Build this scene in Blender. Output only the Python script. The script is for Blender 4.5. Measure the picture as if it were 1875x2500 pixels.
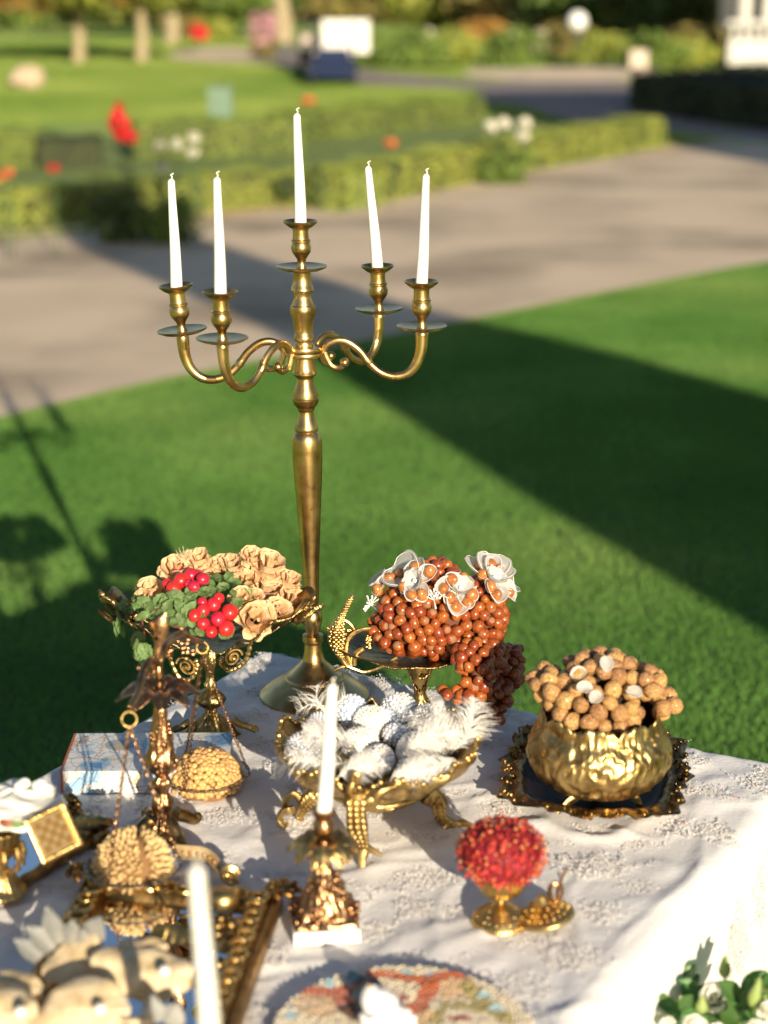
import bpy, math, random
import numpy as np
from mathutils import Vector, Matrix, noise, Euler
random.seed(7); rng = np.random.default_rng(7)
PI = math.pi
scene = bpy.context.scene
for o in list(bpy.data.objects): bpy.data.objects.remove(o)

# ------------------------------------------------------------------ camera, sky, sun
FPX, CX, CY = 4400.0, 937.5, 1250.0          # focal length of the photograph in its own pixels, image centre
PITCH = math.radians(16.46); CAMZ = 2.03
cp, sp = math.cos(PITCH), math.sin(PITCH)
cam = bpy.data.objects.new('camera', bpy.data.cameras.new('camera'))
scene.collection.objects.link(cam); scene.camera = cam
cam.location = (0, 0, CAMZ); cam.rotation_euler = (PI/2-PITCH, 0, 0)
cam.data.sensor_fit = 'VERTICAL'; cam.data.sensor_height = 36; cam.data.lens = 36*FPX/2500
cam.data.clip_start = 0.05; cam.data.clip_end = 1500
cam.data.dof.use_dof = True; cam.data.dof.focus_distance = 3.22; cam.data.dof.aperture_fstop = 2.2

SUN_EL = math.radians(15.0); SX = -0.305      # shadows run along (SX, 1) on the ground
sh = Vector((SX, 1, 0)).normalized()
sun_to = Vector((-sh.x*math.cos(SUN_EL), -sh.y*math.cos(SUN_EL), math.sin(SUN_EL)))
world = bpy.data.worlds.new('World'); scene.world = world; world.use_nodes = True
wn = world.node_tree.nodes; wl = world.node_tree.links
sky = wn.new('ShaderNodeTexSky'); sky.sky_type = 'NISHITA'; sky.sun_disc = False
sky.sun_elevation = SUN_EL; sky.sun_rotation = math.atan2(sun_to.x, sun_to.y)
sky.air_density = 1.0; sky.dust_density = 0.6; sky.ozone_density = 1.5
wl.new(sky.outputs[0], wn['Background'].inputs[0]); wn['Background'].inputs[1].default_value = 0.068
sun = bpy.data.objects.new('sun', bpy.data.lights.new('sun', 'SUN')); scene.collection.objects.link(sun)
sun.data.energy = 4.8; sun.data.angle = math.radians(0.5); sun.data.color = (1.0, 0.86, 0.66)
sun.rotation_euler = sun_to.to_track_quat('Z', 'Y').to_euler()
scene.view_settings.view_transform = 'Standard'; scene.view_settings.look = 'None'
scene.view_settings.exposure = 0.75; scene.view_settings.gamma = 1.0; scene.view_settings.use_curve_mapping = False
scene.cycles.max_bounces = 8; scene.cycles.transparent_max_bounces = 12

# ------------------------------------------------------------------ measuring helpers (photo pixels -> metres in the place)
def ray(px, py):
    u, v = (px-CX)/FPX, (py-CY)/FPX
    return Vector((u, cp-v*sp, -sp-v*cp))
def at(px, py, z=0.0):
    d = ray(px, py); t = (z-CAMZ)/d.z
    return Vector((d.x*t, d.y*t, z))
def atY(px, py, Y):
    d = ray(px, py); t = Y/d.y
    return Vector((d.x*t, Y, CAMZ+d.z*t))
def mpp(p):                                  # metres per photo pixel at a place
    return (p[1]*cp+(CAMZ-p[2])*sp)/FPX
def onell(px, py, C, R):                     # where a sight line meets an ellipsoid mound
    d = ray(px, py); o = Vector((0, 0, CAMZ))
    dd = Vector((d.x/R[0], d.y/R[1], d.z/R[2])); oo = Vector(((o.x-C[0])/R[0], (o.y-C[1])/R[1], (o.z-C[2])/R[2]))
    a, b, c = dd.dot(dd), 2*dd.dot(oo), oo.dot(oo)-1
    q = b*b-4*a*c
    t = (-b-math.sqrt(q))/(2*a) if q > 0 else -b/(2*a)
    return o+d*t
def prof(F, pts):
    out = []
    for py, hw in pts:
        z = atY(937, py, F[1]).z
        out.append((hw*mpp((0, F[1], z)), z))
    return out

# ------------------------------------------------------------------ materials
def mat(name, col=(.5,.5,.5), rough=.5, metal=0., noise_amt=0., nscale=20., bump=0., bscale=60., col2=None, coat=0., spec=.5,
        trans=0., sss=0., rand=0., bkind='noise', space='Object', translucent=0., bdist=.001, sheen=0., ior=1.5, mix2=None):
    m = bpy.data.materials.new(name); m.use_nodes = True
    nt = m.node_tree; n = nt.nodes; l = nt.links; b = n['Principled BSDF']
    b.inputs['Base Color'].default_value = (*col, 1); b.inputs['Roughness'].default_value = rough
    b.inputs['Metallic'].default_value = metal; b.inputs['Specular IOR Level'].default_value = spec
    b.inputs['Coat Weight'].default_value = coat; b.inputs['Coat Roughness'].default_value = .12
    b.inputs['Transmission Weight'].default_value = trans; b.inputs['IOR'].default_value = ior
    if sss: b.inputs['Subsurface Weight'].default_value = sss; b.inputs['Subsurface Radius'].default_value = (.02,.015,.01); b.inputs['Subsurface Scale'].default_value = .3
    if sheen: b.inputs['Sheen Weight'].default_value = sheen
    tc = n.new('ShaderNodeTexCoord'); src = tc.outputs[space]
    cur = None
    if noise_amt or col2:
        c2 = col2 if col2 else tuple(c*(1-noise_amt) for c in col)
        nz = n.new('ShaderNodeTexNoise'); nz.inputs['Scale'].default_value = nscale; nz.inputs['Detail'].default_value = 6
        l.new(src, nz.inputs['Vector'])
        cr_ = n.new('ShaderNodeValToRGB'); cr_.color_ramp.elements[0].position = .36; cr_.color_ramp.elements[1].position = .64
        cr_.color_ramp.elements[0].color = (*c2, 1); cr_.color_ramp.elements[1].color = (*col, 1)
        l.new(nz.outputs['Fac'], cr_.inputs[0]); cur = cr_.outputs[0]
        if metal or coat:
            mr = n.new('ShaderNodeMapRange'); mr.inputs[3].default_value = rough*.8; mr.inputs[4].default_value = min(1, rough*1.35)
            nz3 = n.new('ShaderNodeTexNoise'); nz3.inputs['Scale'].default_value = nscale*3; l.new(src, nz3.inputs['Vector'])
            l.new(nz3.outputs['Fac'], mr.inputs[0]); l.new(mr.outputs[0], b.inputs['Roughness'])
    if mix2:                                  # (colour, scale, low, high): broad second tone
        nz4 = n.new('ShaderNodeTexNoise'); nz4.inputs['Scale'].default_value = mix2[1]; nz4.inputs['Detail'].default_value = 4; l.new(src, nz4.inputs['Vector'])
        mr4 = n.new('ShaderNodeMapRange'); mr4.inputs[1].default_value = mix2[2]; mr4.inputs[2].default_value = mix2[3]; l.new(nz4.outputs['Fac'], mr4.inputs[0])
        mx = n.new('ShaderNodeMix'); mx.data_type = 'RGBA'; mx.inputs[7].default_value = (*mix2[0], 1)
        l.new(mr4.outputs[0], mx.inputs[0])
        if cur: l.new(cur, mx.inputs[6])
        else: mx.inputs[6].default_value = (*col, 1)
        cur = mx.outputs[2]
    if rand:
        oi = n.new('ShaderNodeObjectInfo'); hs = n.new('ShaderNodeHueSaturation')
        mr = n.new('ShaderNodeMapRange'); mr.inputs[3].default_value = 1-rand; mr.inputs[4].default_value = 1+rand
        mh = n.new('ShaderNodeMapRange'); mh.inputs[3].default_value = .5-rand*.04; mh.inputs[4].default_value = .5+rand*.05
        l.new(oi.outputs['Random'], mr.inputs[0]); l.new(mr.outputs[0], hs.inputs['Value'])
        l.new(oi.outputs['Random'], mh.inputs[0]); l.new(mh.outputs[0], hs.inputs['Hue'])
        if cur: l.new(cur, hs.inputs['Color'])
        else: hs.inputs['Color'].default_value = (*col, 1)
        cur = hs.outputs[0]
    if cur: l.new(cur, b.inputs['Base Color'])
    if bump:
        if bkind == 'voronoi':
            t = n.new('ShaderNodeTexVoronoi'); t.feature = 'SMOOTH_F1'; out = 'Distance'
        else:
            t = n.new('ShaderNodeTexNoise'); t.inputs['Detail'].default_value = 5; out = 'Fac'
        t.inputs['Scale'].default_value = bscale; l.new(src, t.inputs['Vector'])
        bp = n.new('ShaderNodeBump'); bp.inputs['Strength'].default_value = bump; bp.inputs['Distance'].default_value = bdist
        l.new(t.outputs[out], bp.inputs['Height']); l.new(bp.outputs[0], b.inputs['Normal'])
    if translucent:
        tr = n.new('ShaderNodeBsdfTranslucent'); ms = n.new('ShaderNodeMixShader'); ms.inputs[0].default_value = translucent
        if cur: l.new(cur, tr.inputs[0])
        else: tr.inputs[0].default_value = (*col, 1)
        l.new(b.outputs[0], ms.inputs[1]); l.new(tr.outputs[0], ms.inputs[2])
        l.new(ms.outputs[0], n['Material Output'].inputs[0])
    return m

BR = mat('polished_brass', (.72,.50,.21), .28, 1, nscale=24, col2=(.42,.26,.09), bump=.25, bscale=160, bdist=.0006)
BRD = mat('antique_brass', (.50,.36,.14), .30, 1, nscale=22, col2=(.16,.11,.045), bump=.9, bscale=120, bdist=.003)
BREMB = mat('embossed_brass', (.66,.47,.19), .36, 1, nscale=34, col2=(.34,.22,.08), bump=.35, bscale=130, bdist=.002)
BRDK = mat('dark_brass', (.42,.27,.10), .32, 1, nscale=30, col2=(.13,.08,.03), bump=.8, bscale=110, bdist=.003)
TRAYM = mat('darkened_tray', (.016,.007,.003), .35, 0, nscale=18, col2=(.008,.004,.002), spec=.06)  # dark brass, deepened: the dark things it reflects are put into the colour
COPPER = mat('copper_bronze', (.58,.33,.16), .28, 1, nscale=26, col2=(.22,.12,.06), bump=.6, bscale=120, bdist=.002)
GOLD = mat('gilt_wood', (.50,.30,.10), .38, 1, nscale=18, col2=(.17,.09,.03), bump=.6, bscale=90, bdist=.002)
GOLDL = mat('bright_gold', (.72,.51,.20), .33, 1, nscale=20, col2=(.45,.29,.09), bump=.6, bscale=140, bdist=.0015)
WAX = mat('candle_wax', (.86,.83,.76), .42, sss=.25, bump=.15, bscale=40)
WICK = mat('wick', (.75,.70,.60), .9)
HAZ = mat('hazelnut_shell', (.38,.092,.020), .30, coat=.35, nscale=2.2, col2=(.21,.042,.010), rand=.24, bump=.15, bscale=9, bdist=.0005)
HAZL = mat('pale_hazelnut', (.50,.20,.05), .28, coat=.4, nscale=2, col2=(.36,.12,.03), rand=.15)
HCAP = mat('hazelnut_scar', (.36,.17,.08), .75, nscale=120, noise_amt=.4)
WAL = mat('walnut_shell', (.70,.40,.155), .40, coat=.3, nscale=3.5, col2=(.48,.25,.085), rand=.2, bump=1, bscale=4.5, bdist=.004)
PALE = mat('pale_nut', (.70,.44,.18), .5, nscale=2, col2=(.52,.27,.08), rand=.14)
SEED = mat('pale_seed', (.74,.54,.27), .6, nscale=2, col2=(.56,.36,.14), rand=.14)
RAD = mat('radish_skin', (.66,.022,.045), .32, coat=.2, nscale=1.6, col2=(.48,.014,.03), rand=.15)
LEAF = mat('herb_leaf', (.18,.27,.09), .6, nscale=4, col2=(.12,.20,.055), rand=.25, translucent=.3)
STEMM = mat('herb_stem', (.16,.05,.03), .6)
ROSEM = mat('dried_peel', (.82,.57,.33), .7, nscale=3, col2=(.68,.43,.21), rand=.08, bump=.9, bscale=7, bdist=.002, translucent=.12)
ORG = mat('organza', (.85,.83,.78), .5, translucent=.45, nscale=300, noise_amt=.08)
ORG.node_tree.nodes['Principled BSDF'].inputs['Alpha'].default_value = .82
ORGE = mat('organza_edge', (.9,.88,.84), .5)
CRYS = mat('rhinestone', (.85,.88,.95), .05, 0, spec=1, coat=1)
PEARL = mat('pearl_white', (.90,.86,.78), .18, .1, coat=.6)
PEARLS = mat('pearl_silver', (.80,.81,.84), .16, .25, coat=.5)
PEARLR = mat('pearl_blush', (.84,.70,.60), .18, .2, coat=.5)
PEARLB = mat('bead_glass', (.66,.74,.86), .12, .2, coat=.8)
FEATH = mat('feather_white', (.86,.84,.80), .7, translucent=.4)
GLASS = mat('clear_glass', (.93,.96,.95), .08, trans=1, ior=1.45)
GLASS.node_tree.nodes['Principled BSDF'].inputs['Specular IOR Level'].default_value = .82
PORC = mat('ivory_porcelain', (.68,.54,.34), .45, nscale=30, col2=(.42,.31,.16), coat=.1, bump=.9, bscale=160, bdist=.003)
WHITEP = mat('white_porcelain', (.82,.82,.80), .3, coat=.4)
CREAM = mat('meringue', (.76,.73,.64), .55, sss=.15)
MIRROR = mat('mirror_glass', (.86,.88,.9), .01, 1)
REDF = mat('dried_red_petal', (.36,.010,.018), .75, rand=.2, nscale=100, col2=(.18,.005,.01))
REDF2 = mat('dried_pink_petal', (.50,.03,.025), .75)
REDF3 = mat('dried_gold_petal', (.62,.22,.08), .7)

def walnut_lines(m):                          # branching dark creases and the seam, in the nut's own coordinates
    nt = m.node_tree; n = nt.nodes; l = nt.links; b = n['Principled BSDF']; tc = [x for x in n if x.type == 'TEX_COORD'][0]
    mp = n.new('ShaderNodeMapping'); mp.inputs['Scale'].default_value = (2.2, 2.2, 1.1); l.new(tc.outputs['Object'], mp.inputs[0])
    dn = n.new('ShaderNodeTexNoise'); dn.inputs['Scale'].default_value = 2.5; l.new(tc.outputs['Object'], dn.inputs['Vector'])
    ma = n.new('ShaderNodeVectorMath'); ma.operation = 'MULTIPLY_ADD'; ma.inputs[1].default_value = (.9,.9,.9); l.new(dn.outputs['Color'], ma.inputs[0]); l.new(mp.outputs[0], ma.inputs[2])
    v = n.new('ShaderNodeTexVoronoi'); v.feature = 'DISTANCE_TO_EDGE'; v.inputs['Scale'].default_value = 1.9; l.new(ma.outputs[0], v.inputs['Vector'])
    r = n.new('ShaderNodeMapRange'); r.inputs[2].default_value = .10; l.new(v.outputs['Distance'], r.inputs[0])
    sx = n.new('ShaderNodeSeparateXYZ'); l.new(tc.outputs['Object'], sx.inputs[0]); ab = n.new('ShaderNodeMath'); ab.operation = 'ABSOLUTE'; l.new(sx.outputs[1], ab.inputs[0])
    r2 = n.new('ShaderNodeMapRange'); r2.inputs[1].default_value = .01; r2.inputs[2].default_value = .05; l.new(ab.outputs[0], r2.inputs[0])
    mn = n.new('ShaderNodeMath'); mn.operation = 'MINIMUM'; l.new(r.outputs[0], mn.inputs[0]); l.new(r2.outputs[0], mn.inputs[1])
    old = b.inputs['Base Color'].links[0].from_socket; mx = n.new('ShaderNodeMix'); mx.data_type = 'RGBA'; mx.blend_type = 'MULTIPLY'; mx.inputs[0].default_value = 1
    cr_ = n.new('ShaderNodeValToRGB'); cr_.color_ramp.elements[0].color = (.56,.44,.35,1); l.new(mn.outputs[0], cr_.inputs[0]); l.new(old, mx.inputs[6]); l.new(cr_.outputs[0], mx.inputs[7]); l.new(mx.outputs[2], b.inputs['Base Color'])
    bp = n.new('ShaderNodeBump'); bp.inputs['Strength'].default_value = .6; bp.inputs['Distance'].default_value = .0018; l.new(mn.outputs[0], bp.inputs['Height'])
    l.new(b.inputs['Normal'].links[0].from_socket, bp.inputs['Normal']); l.new(bp.outputs[0], b.inputs['Normal'])
walnut_lines(WAL)
# ------------------------------------------------------------------ mesh helpers
def cr(pts, k=6):                            # Catmull-Rom through points (tuples of any length)
    P = [np.array(p, float) for p in pts]; P = [2*P[0]-P[1]]+P+[2*P[-1]-P[-2]]
    out = []
    for i in range(1, len(P)-2):
        for j in range(k):
            t = j/k
            out.append(.5*((2*P[i])+(-P[i-1]+P[i+1])*t+(2*P[i-1]-5*P[i]+4*P[i+1]-P[i+2])*t*t+(-P[i-1]+3*P[i]-3*P[i+1]+P[i+2])*t**3))
    out.append(P[-2]); return out

class MB:
    def __init__(s): s.v = []; s.f = []; s.mi = []; s.cur = 0
    def add(s, vs, fs):
        b = len(s.v); s.v += [tuple(v) for v in vs]; s.f += [tuple(b+i for i in f) for f in fs]; s.mi += [s.cur]*len(fs)
    def box(s, c, size, rz=0, taper=1, M=None):
        vs = []
        for z in (-.5, .5):
            k = 1 if z < 0 else taper
            for x, y in ((-.5,-.5),(.5,-.5),(.5,.5),(-.5,.5)):
                p = Vector((x*size[0]*k, y*size[1]*k, z*size[2]))
                p = M @ p if M else Matrix.Rotation(rz, 3, 'Z') @ p
                vs.append(p+Vector(c))
        s.add(vs, [(3,2,1,0),(4,5,6,7),(0,1,5,4),(1,2,6,5),(2,3,7,6),(3,0,4,7)])
    def tube(s, path, rad, n=8, flat=1.0, caps=True):
        P = [Vector(p[:3]) for p in path]; m = len(P)
        if not hasattr(rad, '__len__'): rad = [rad]*m
        T = [(P[min(i+1, m-1)]-P[max(i-1, 0)]).normalized() for i in range(m)]
        a = Vector((0, 0, 1)) if abs(T[0].z) < .9 else Vector((1, 0, 0))
        N = (a-T[0]*a.dot(T[0])).normalized(); vs = []
        for i in range(m):
            N = (N-T[i]*N.dot(T[i])); N = N.normalized() if N.length > 1e-6 else a; B = T[i].cross(N)
            for k in range(n):
                t = 2*PI*k/n; vs.append(P[i]+(N*math.cos(t)+B*math.sin(t)*flat)*rad[i])
        fs = [(i*n+k, i*n+(k+1) % n, (i+1)*n+(k+1) % n, (i+1)*n+k) for i in range(m-1) for k in range(n)]
        if caps: fs += [tuple(range(n-1, -1, -1)), tuple((m-1)*n+k for k in range(n))]
        s.add(vs, fs)
    def lathe(s, pr, c=(0, 0), n=32, fn=None, capb=True, capt=True, skip=None):
        vs = []
        for i, (r, z) in enumerate(pr):
            for k in range(n):
                t = 2*PI*k/n; rr, zz = (r, z) if fn is None else fn(r, z, t, i)
                vs.append((c[0]+rr*math.cos(t), c[1]+rr*math.sin(t), zz))
        fs = [(i*n+k, i*n+(k+1) % n, (i+1)*n+(k+1) % n, (i+1)*n+k) for i in range(len(pr)-1) for k in range(n) if not (skip and skip(i, k))]
        if capb: fs.append(tuple(range(n-1, -1, -1)))
        if capt: fs.append(tuple((len(pr)-1)*n+k for k in range(n)))
        s.add(vs, fs)
    def ball(s, c, r, n=12, m=8, M=None, fn=None):
        if not hasattr(r, '__len__'): r = (r, r, r)
        vs = []
        for i in range(1, m):
            a = PI*i/m
            for k in range(n):
                t = 2*PI*k/n; p = Vector((math.sin(a)*math.cos(t), math.sin(a)*math.sin(t), -math.cos(a)))
                q = fn(p) if fn else p
                q = Vector((q.x*r[0], q.y*r[1], q.z*r[2])); vs.append((M @ q if M else q)+Vector(c))
        for z in (-1, 1):
            p = Vector((0, 0, z)); q = fn(p) if fn else p
            q = Vector((q.x*r[0], q.y*r[1], q.z*r[2])); vs.append((M @ q if M else q)+Vector(c))
        b = (m-1)*n
        fs = [(i*n+k, i*n+(k+1) % n, (i+1)*n+(k+1) % n, (i+1)*n+k) for i in range(m-2) for k in range(n)]
        fs += [((k+1) % n, k, b) for k in range(n)]+[((m-2)*n+k, (m-2)*n+(k+1) % n, b+1) for k in range(n)]
        s.add(vs, fs)
    def grid(s, fn, nu, nv):
        vs = [fn(i/nu, j/nv) for i in range(nu+1) for j in range(nv+1)]
        s.add(vs, [(i*(nv+1)+j, (i+1)*(nv+1)+j, (i+1)*(nv+1)+j+1, i*(nv+1)+j+1) for i in range(nu) for j in range(nv)])
    def poly(s, pts, h=None, z=None):        # flat polygon, or prism of height h
        n = len(pts)
        if h is None: s.add(pts, [tuple(range(n))]); return
        vs = [Vector(p) for p in pts]+[Vector(p)+Vector((0, 0, h)) for p in pts]
        s.add(vs, [tuple(range(n-1, -1, -1)), tuple(range(n, 2*n))]+[(i, (i+1) % n, n+(i+1) % n, n+i) for i in range(n)])
    def mesh(s, name, mats, off=(0, 0, 0), smooth=True, angle=40):
        me = bpy.data.meshes.new(name); o = Vector(off)
        me.from_pydata([(v[0]-o.x, v[1]-o.y, v[2]-o.z) for v in s.v], [], s.f)
        for m in (mats if isinstance(mats, (list, tuple)) else [mats]): me.materials.append(m)
        if any(s.mi): me.polygons.foreach_set('material_index', s.mi)
        if smooth:
            me.polygons.foreach_set('use_smooth', [True]*len(me.polygons)); me.set_sharp_from_angle(angle=math.radians(angle))
        me.update(); return me
    def build(s, name, mats, parent=None, smooth=True, angle=40, off=None, kind=None):
        base = off if off is not None else (wloc(parent) if parent else (0, 0, 0))
        ob = obj(name, s.mesh(name, mats, base, smooth, angle), parent, None)
        if not parent: ob.location = base
        elif off is not None: ob.location = Vector(off)-wloc(parent)
        if kind: ob['kind'] = kind
        return ob
def wloc(o):
    v = Vector((0, 0, 0))
    while o: v += o.location; o = o.parent
    return v
def obj(name, data, parent=None, loc=None, rot=None, sc=None):
    o = bpy.data.objects.new(name, data); scene.collection.objects.link(o); o.parent = parent
    if loc is not None: o.location = Vector(loc)-(wloc(parent) if parent else Vector((0, 0, 0)))
    if rot is not None: o.rotation_mode = 'QUATERNION'; o.rotation_quaternion = rot
    if sc is not None: o.scale = sc if hasattr(sc, '__len__') else (sc, sc, sc)
    return o
def tag(o, label=None, cat=None, group=None, kind=None):
    if label: o['label'] = label
    if cat: o['category'] = cat
    if group: o['group'] = group
    if kind: o['kind'] = kind
    return o
def T(name, label, cat, loc, group=None):
    o = bpy.data.objects.new(name, None); scene.collection.objects.link(o); o.location = loc; o.empty_display_size = .05
    return tag(o, label, cat, group)
def npmesh(name, V, F, mats):                # fast mesh from arrays (all faces the same size)
    me = bpy.data.meshes.new(name); k = F.shape[1]
    me.vertices.add(len(V)); me.vertices.foreach_set('co', V.astype(np.float32).ravel())
    me.loops.add(F.size); me.loops.foreach_set('vertex_index', F.astype(np.int32).ravel())
    me.polygons.add(len(F)); me.polygons.foreach_set('loop_start', (np.arange(len(F))*k).astype(np.int32))
    me.polygons.foreach_set('loop_total', np.full(len(F), k, np.int32))
    for m in (mats if isinstance(mats, (list, tuple)) else [mats]): me.materials.append(m)
    me.update(calc_edges=True); me.validate(); return me
def quat_to(n, spin=None, axis='Z'):
    q = Vector(n).to_track_quat(axis, 'Y' if axis != 'Y' else 'X')
    return q @ Euler((0, 0, spin if spin is not None else random.uniform(0, 2*PI))).to_quaternion()
def rq(): return Euler((random.uniform(0, 6.3), random.uniform(0, 6.3), random.uniform(0, 6.3))).to_quaternion()
def nz(x, y=0, z=0): return noise.noise(Vector((x, y, z)))

# ------------------------------------------------------------------ ground, paths
def gz(x, y):
    if y < 17: return 0.0
    k = min(1, (y-17)/10)
    return k*(.16*math.sin(x*.22+y*.35)+.10*math.sin(x*.5-y*.21+1)+.08*math.sin(y*.8+x*.1))*(.6+.4*math.sin(x*.09))
GRASS = mat('lawn_grass', (.34,.48,.105), .9, nscale=1.1, col2=(.22,.37,.07), mix2=((.46,.50,.14), .25, .42, .7), bump=.6, bscale=40, bdist=.06, spec=.2)
ys = np.concatenate([np.arange(-60, 16, 2.), np.arange(16, 80, .8), np.arange(80, 900, 30.)])
xs = np.concatenate([np.arange(-500, -40, 30.), np.arange(-40, 40, 1.), np.arange(40, 520, 30.)])
V = np.array([(x, y, gz(x, y)) for y in ys for x in xs]); nx = len(xs)
Fc = np.array([(j*nx+i, j*nx+i+1, (j+1)*nx+i+1, (j+1)*nx+i) for j in range(len(ys)-1) for i in range(nx-1)])
g = obj('ground', npmesh('ground', V, Fc, GRASS)); g['kind'] = 'structure'
g.data.polygons.foreach_set('use_smooth', [True]*len(g.data.polygons))
PATHM = mat('path_concrete', (.72,.57,.41), .9, nscale=.9, col2=(.62,.49,.35), bump=.4, bscale=90, bdist=.004, mix2=((.36,.28,.20), .6, .47, .68), spec=.2)
ASPH = mat('grey_asphalt', (.30,.24,.22), .9, nscale=2, noise_amt=.2)
SOIL = mat('turf_base', (.05,.085,.02), .95, nscale=30, noise_amt=.3)
SANDM = mat('pale_sand', (.80,.62,.42), .9, nscale=3, noise_amt=.2)
EDGEM = mat('dry_verge', (.78,.56,.30), .95, nscale=8, col2=(.50,.38,.14))
def strip(name, A, B, m, z, kind='structure', n=40):   # sheet between two polylines given as photo ground points
    a = cr([at(*p) for p in A], 10); b = cr([at(*p) for p in B], 10)
    def samp(L, t):
        i = min(int(t*(len(L)-1)), len(L)-2); f = t*(len(L)-1)-i; return L[i]*(1-f)+L[i+1]*f
    mb = MB()
    def fn(u, v):
        p = samp(a, u)*(1-v)+samp(b, u)*v
        return (p[0], p[1], gz(p[0], p[1])+z)
    mb.grid(fn, n, 8); o = mb.build(name, m); o['kind'] = kind; return o
strip('path', [(-900,1245),(-300,1100),(0,1020),(395,925),(800,848),(1200,768),(1500,708),(1875,638),(2600,520)],
      [(-900,600),(-300,590),(0,578),(300,550),(520,528),(800,490),(1130,436),(1500,372),(1800,330)], PATHM, .004)
strip('path', [(1780,330),(1500,305),(1300,262),(1150,250)], [(2600,420),(2200,300),(1700,228),(1250,205)], ASPH, .006)
strip('path', [(1300,250),(1100,222),(960,208),(860,202),(700,180),(560,150)], [(1400,222),(1180,206),(1000,192),(900,180),(800,130),(700,95)], ASPH, .010)
strip('path', [(1130,196),(1300,212),(1500,215),(1600,205)], [(1180,160),(1300,158),(1450,160),(1600,165)], SANDM, .016)
strip('sand_bunker', [(400,146),(470,156),(560,160),(640,150)], [(420,124),(480,118),(560,118),(640,122)], SANDM, .02)
strip('verge', [(-400,592),(0,582),(300,556),(520,534),(760,502),(790,512),(900,492),(1130,446),(1500,384),(1650,362)],
      [(-400,560),(0,566),(300,540),(520,518),(760,488),(800,500),(900,470),(1130,424),(1500,366),(1650,345)], EDGEM, .012)

strip('lawn_base', [(-900,1500),(0,1900),(900,2300),(1875,2300),(2700,1700)], [(-900,1252),(0,1027),(800,855),(1200,775),(1875,645),(2600,527)], SOIL, .003)
BEDM = mat('bed_ground_cover', (.22,.28,.06), .95, nscale=9, col2=(.12,.18,.04), bump=1, bscale=30, bdist=.03)
strip('flower_bed', [(-400,585),(0,572),(520,522),(765,492),(1130,435),(1600,345)], [(-400,350),(0,345),(520,342),(765,335),(1180,285),(1520,300)], BEDM, .008)
# grass blades near the table: tens of thousands of single blades, one mesh
NB = 460000
gx = rng.uniform(-2.6, 3.4, NB*2); gy = rng.uniform(4.2, 13.2, NB*2)
l0 = at(0, 1020); l1 = at(1875, 638)
lim = l0.y+(gx-l0.x)*(l1.y-l0.y)/(l1.x-l0.x)
ok = (gy < lim-.02) & (np.abs(gx) < .24*gy+.25); gx = gx[ok][:NB]; gy = gy[ok][:NB]; NBk = len(gx)
hh = rng.uniform(.014, .025, NBk); ww = rng.uniform(.0018, .0036, NBk); th = rng.uniform(0, PI*2, NBk)
lx = rng.normal(0, .007, NBk); ly = rng.normal(0, .007, NBk)
V = np.zeros((NBk, 3, 3)); V[:,0] = np.stack([gx-np.cos(th)*ww, gy-np.sin(th)*ww, np.zeros(NBk)], 1)
V[:,1] = np.stack([gx+np.cos(th)*ww, gy+np.sin(th)*ww, np.zeros(NBk)], 1); V[:,2] = np.stack([gx+lx, gy+ly, hh], 1)
BLADE = mat('grass_blade', (.185,.37,.08), .7, nscale=.9, col2=(.115,.265,.05), mix2=((.29,.41,.11), .45, .48, .75), translucent=.35, spec=.15)
o = obj('grass', npmesh('grass', V.reshape(-1, 3), np.arange(NBk*3).reshape(-1, 3), BLADE)); tag(o, 'short mown green grass of the lawn behind the table', 'grass', kind='stuff')

# the far lawn: coarser blades, kept off the paths, the beds and the bunker
def proj(x, y, z):                           # ground point -> photo pixel
    zc_ = y*cp-(z-CAMZ)*sp; yc = y*sp+(z-CAMZ)*cp; return CX+FPX*x/zc_, CY-FPX*yc/zc_
def inpoly(px, py, poly):
    inside_ = np.zeros(len(px), bool); n = len(poly)
    for i in range(n):
        x0, y0 = poly[i]; x1, y1 = poly[(i+1) % n]
        if y0 == y1: continue
        c = ((y0 > py) != (y1 > py)) & (px < (x1-x0)*(py-y0)/(y1-y0)+x0); inside_ ^= c
    return inside_
FARG = mat('far_grass_blade', (.30,.37,.085), .7, nscale=.22, col2=(.16,.25,.045), translucent=.35, spec=.15)
N2 = 700000; fy = 13.8*(64/13.8)**rng.uniform(0, 1, N2); fx = rng.uniform(-.30, .27, N2)*fy
P_ = proj(fx, fy, 0*fx); bad = np.zeros(N2, bool)
for poly in ([(-2000,1300),(-2000,585),(0,585),(300,562),(520,540),(765,510),(830,522),(1130,448),(1500,385),(1800,325),(2700,420),(2700,1300)],
             [(2700,425),(1780,335),(1500,300),(1300,258),(1150,246),(1250,203),(1700,226),(2200,298)], [(1300,250),(1100,224),(960,209),(860,202),(700,180),(545,150),(700,93),(800,128),(900,180),(1000,192),(1180,206),(1400,222)],
             [(1130,198),(1300,214),(1500,217),(1620,205),(1600,163),(1450,158),(1300,156),(1180,158)], [(395,147),(470,158),(560,162),(645,151),(645,120),(560,116),(480,116),(415,122)],
             [(-400,600),(-400,318),(0,316),(300,312),(740,300),(1180,262),(1290,280),(1500,305),(1650,345),(1130,450),(520,545)]): bad |= inpoly(P_[0], P_[1], poly)
fx, fy = fx[~bad], fy[~bad]; nF = len(fx); fz = np.array([gz(a, b) for a, b in zip(fx, fy)])
k = fy/20; hh = rng.uniform(.02, .045, nF)*k**.6; ww = rng.uniform(.004, .009, nF)*k**.8; th = rng.normal(0, .7, nF)
V = np.zeros((nF, 3, 3)); V[:,0] = np.stack([fx-np.cos(th)*ww, fy-np.sin(th)*ww, fz], 1); V[:,1] = np.stack([fx+np.cos(th)*ww, fy+np.sin(th)*ww, fz], 1)
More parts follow.
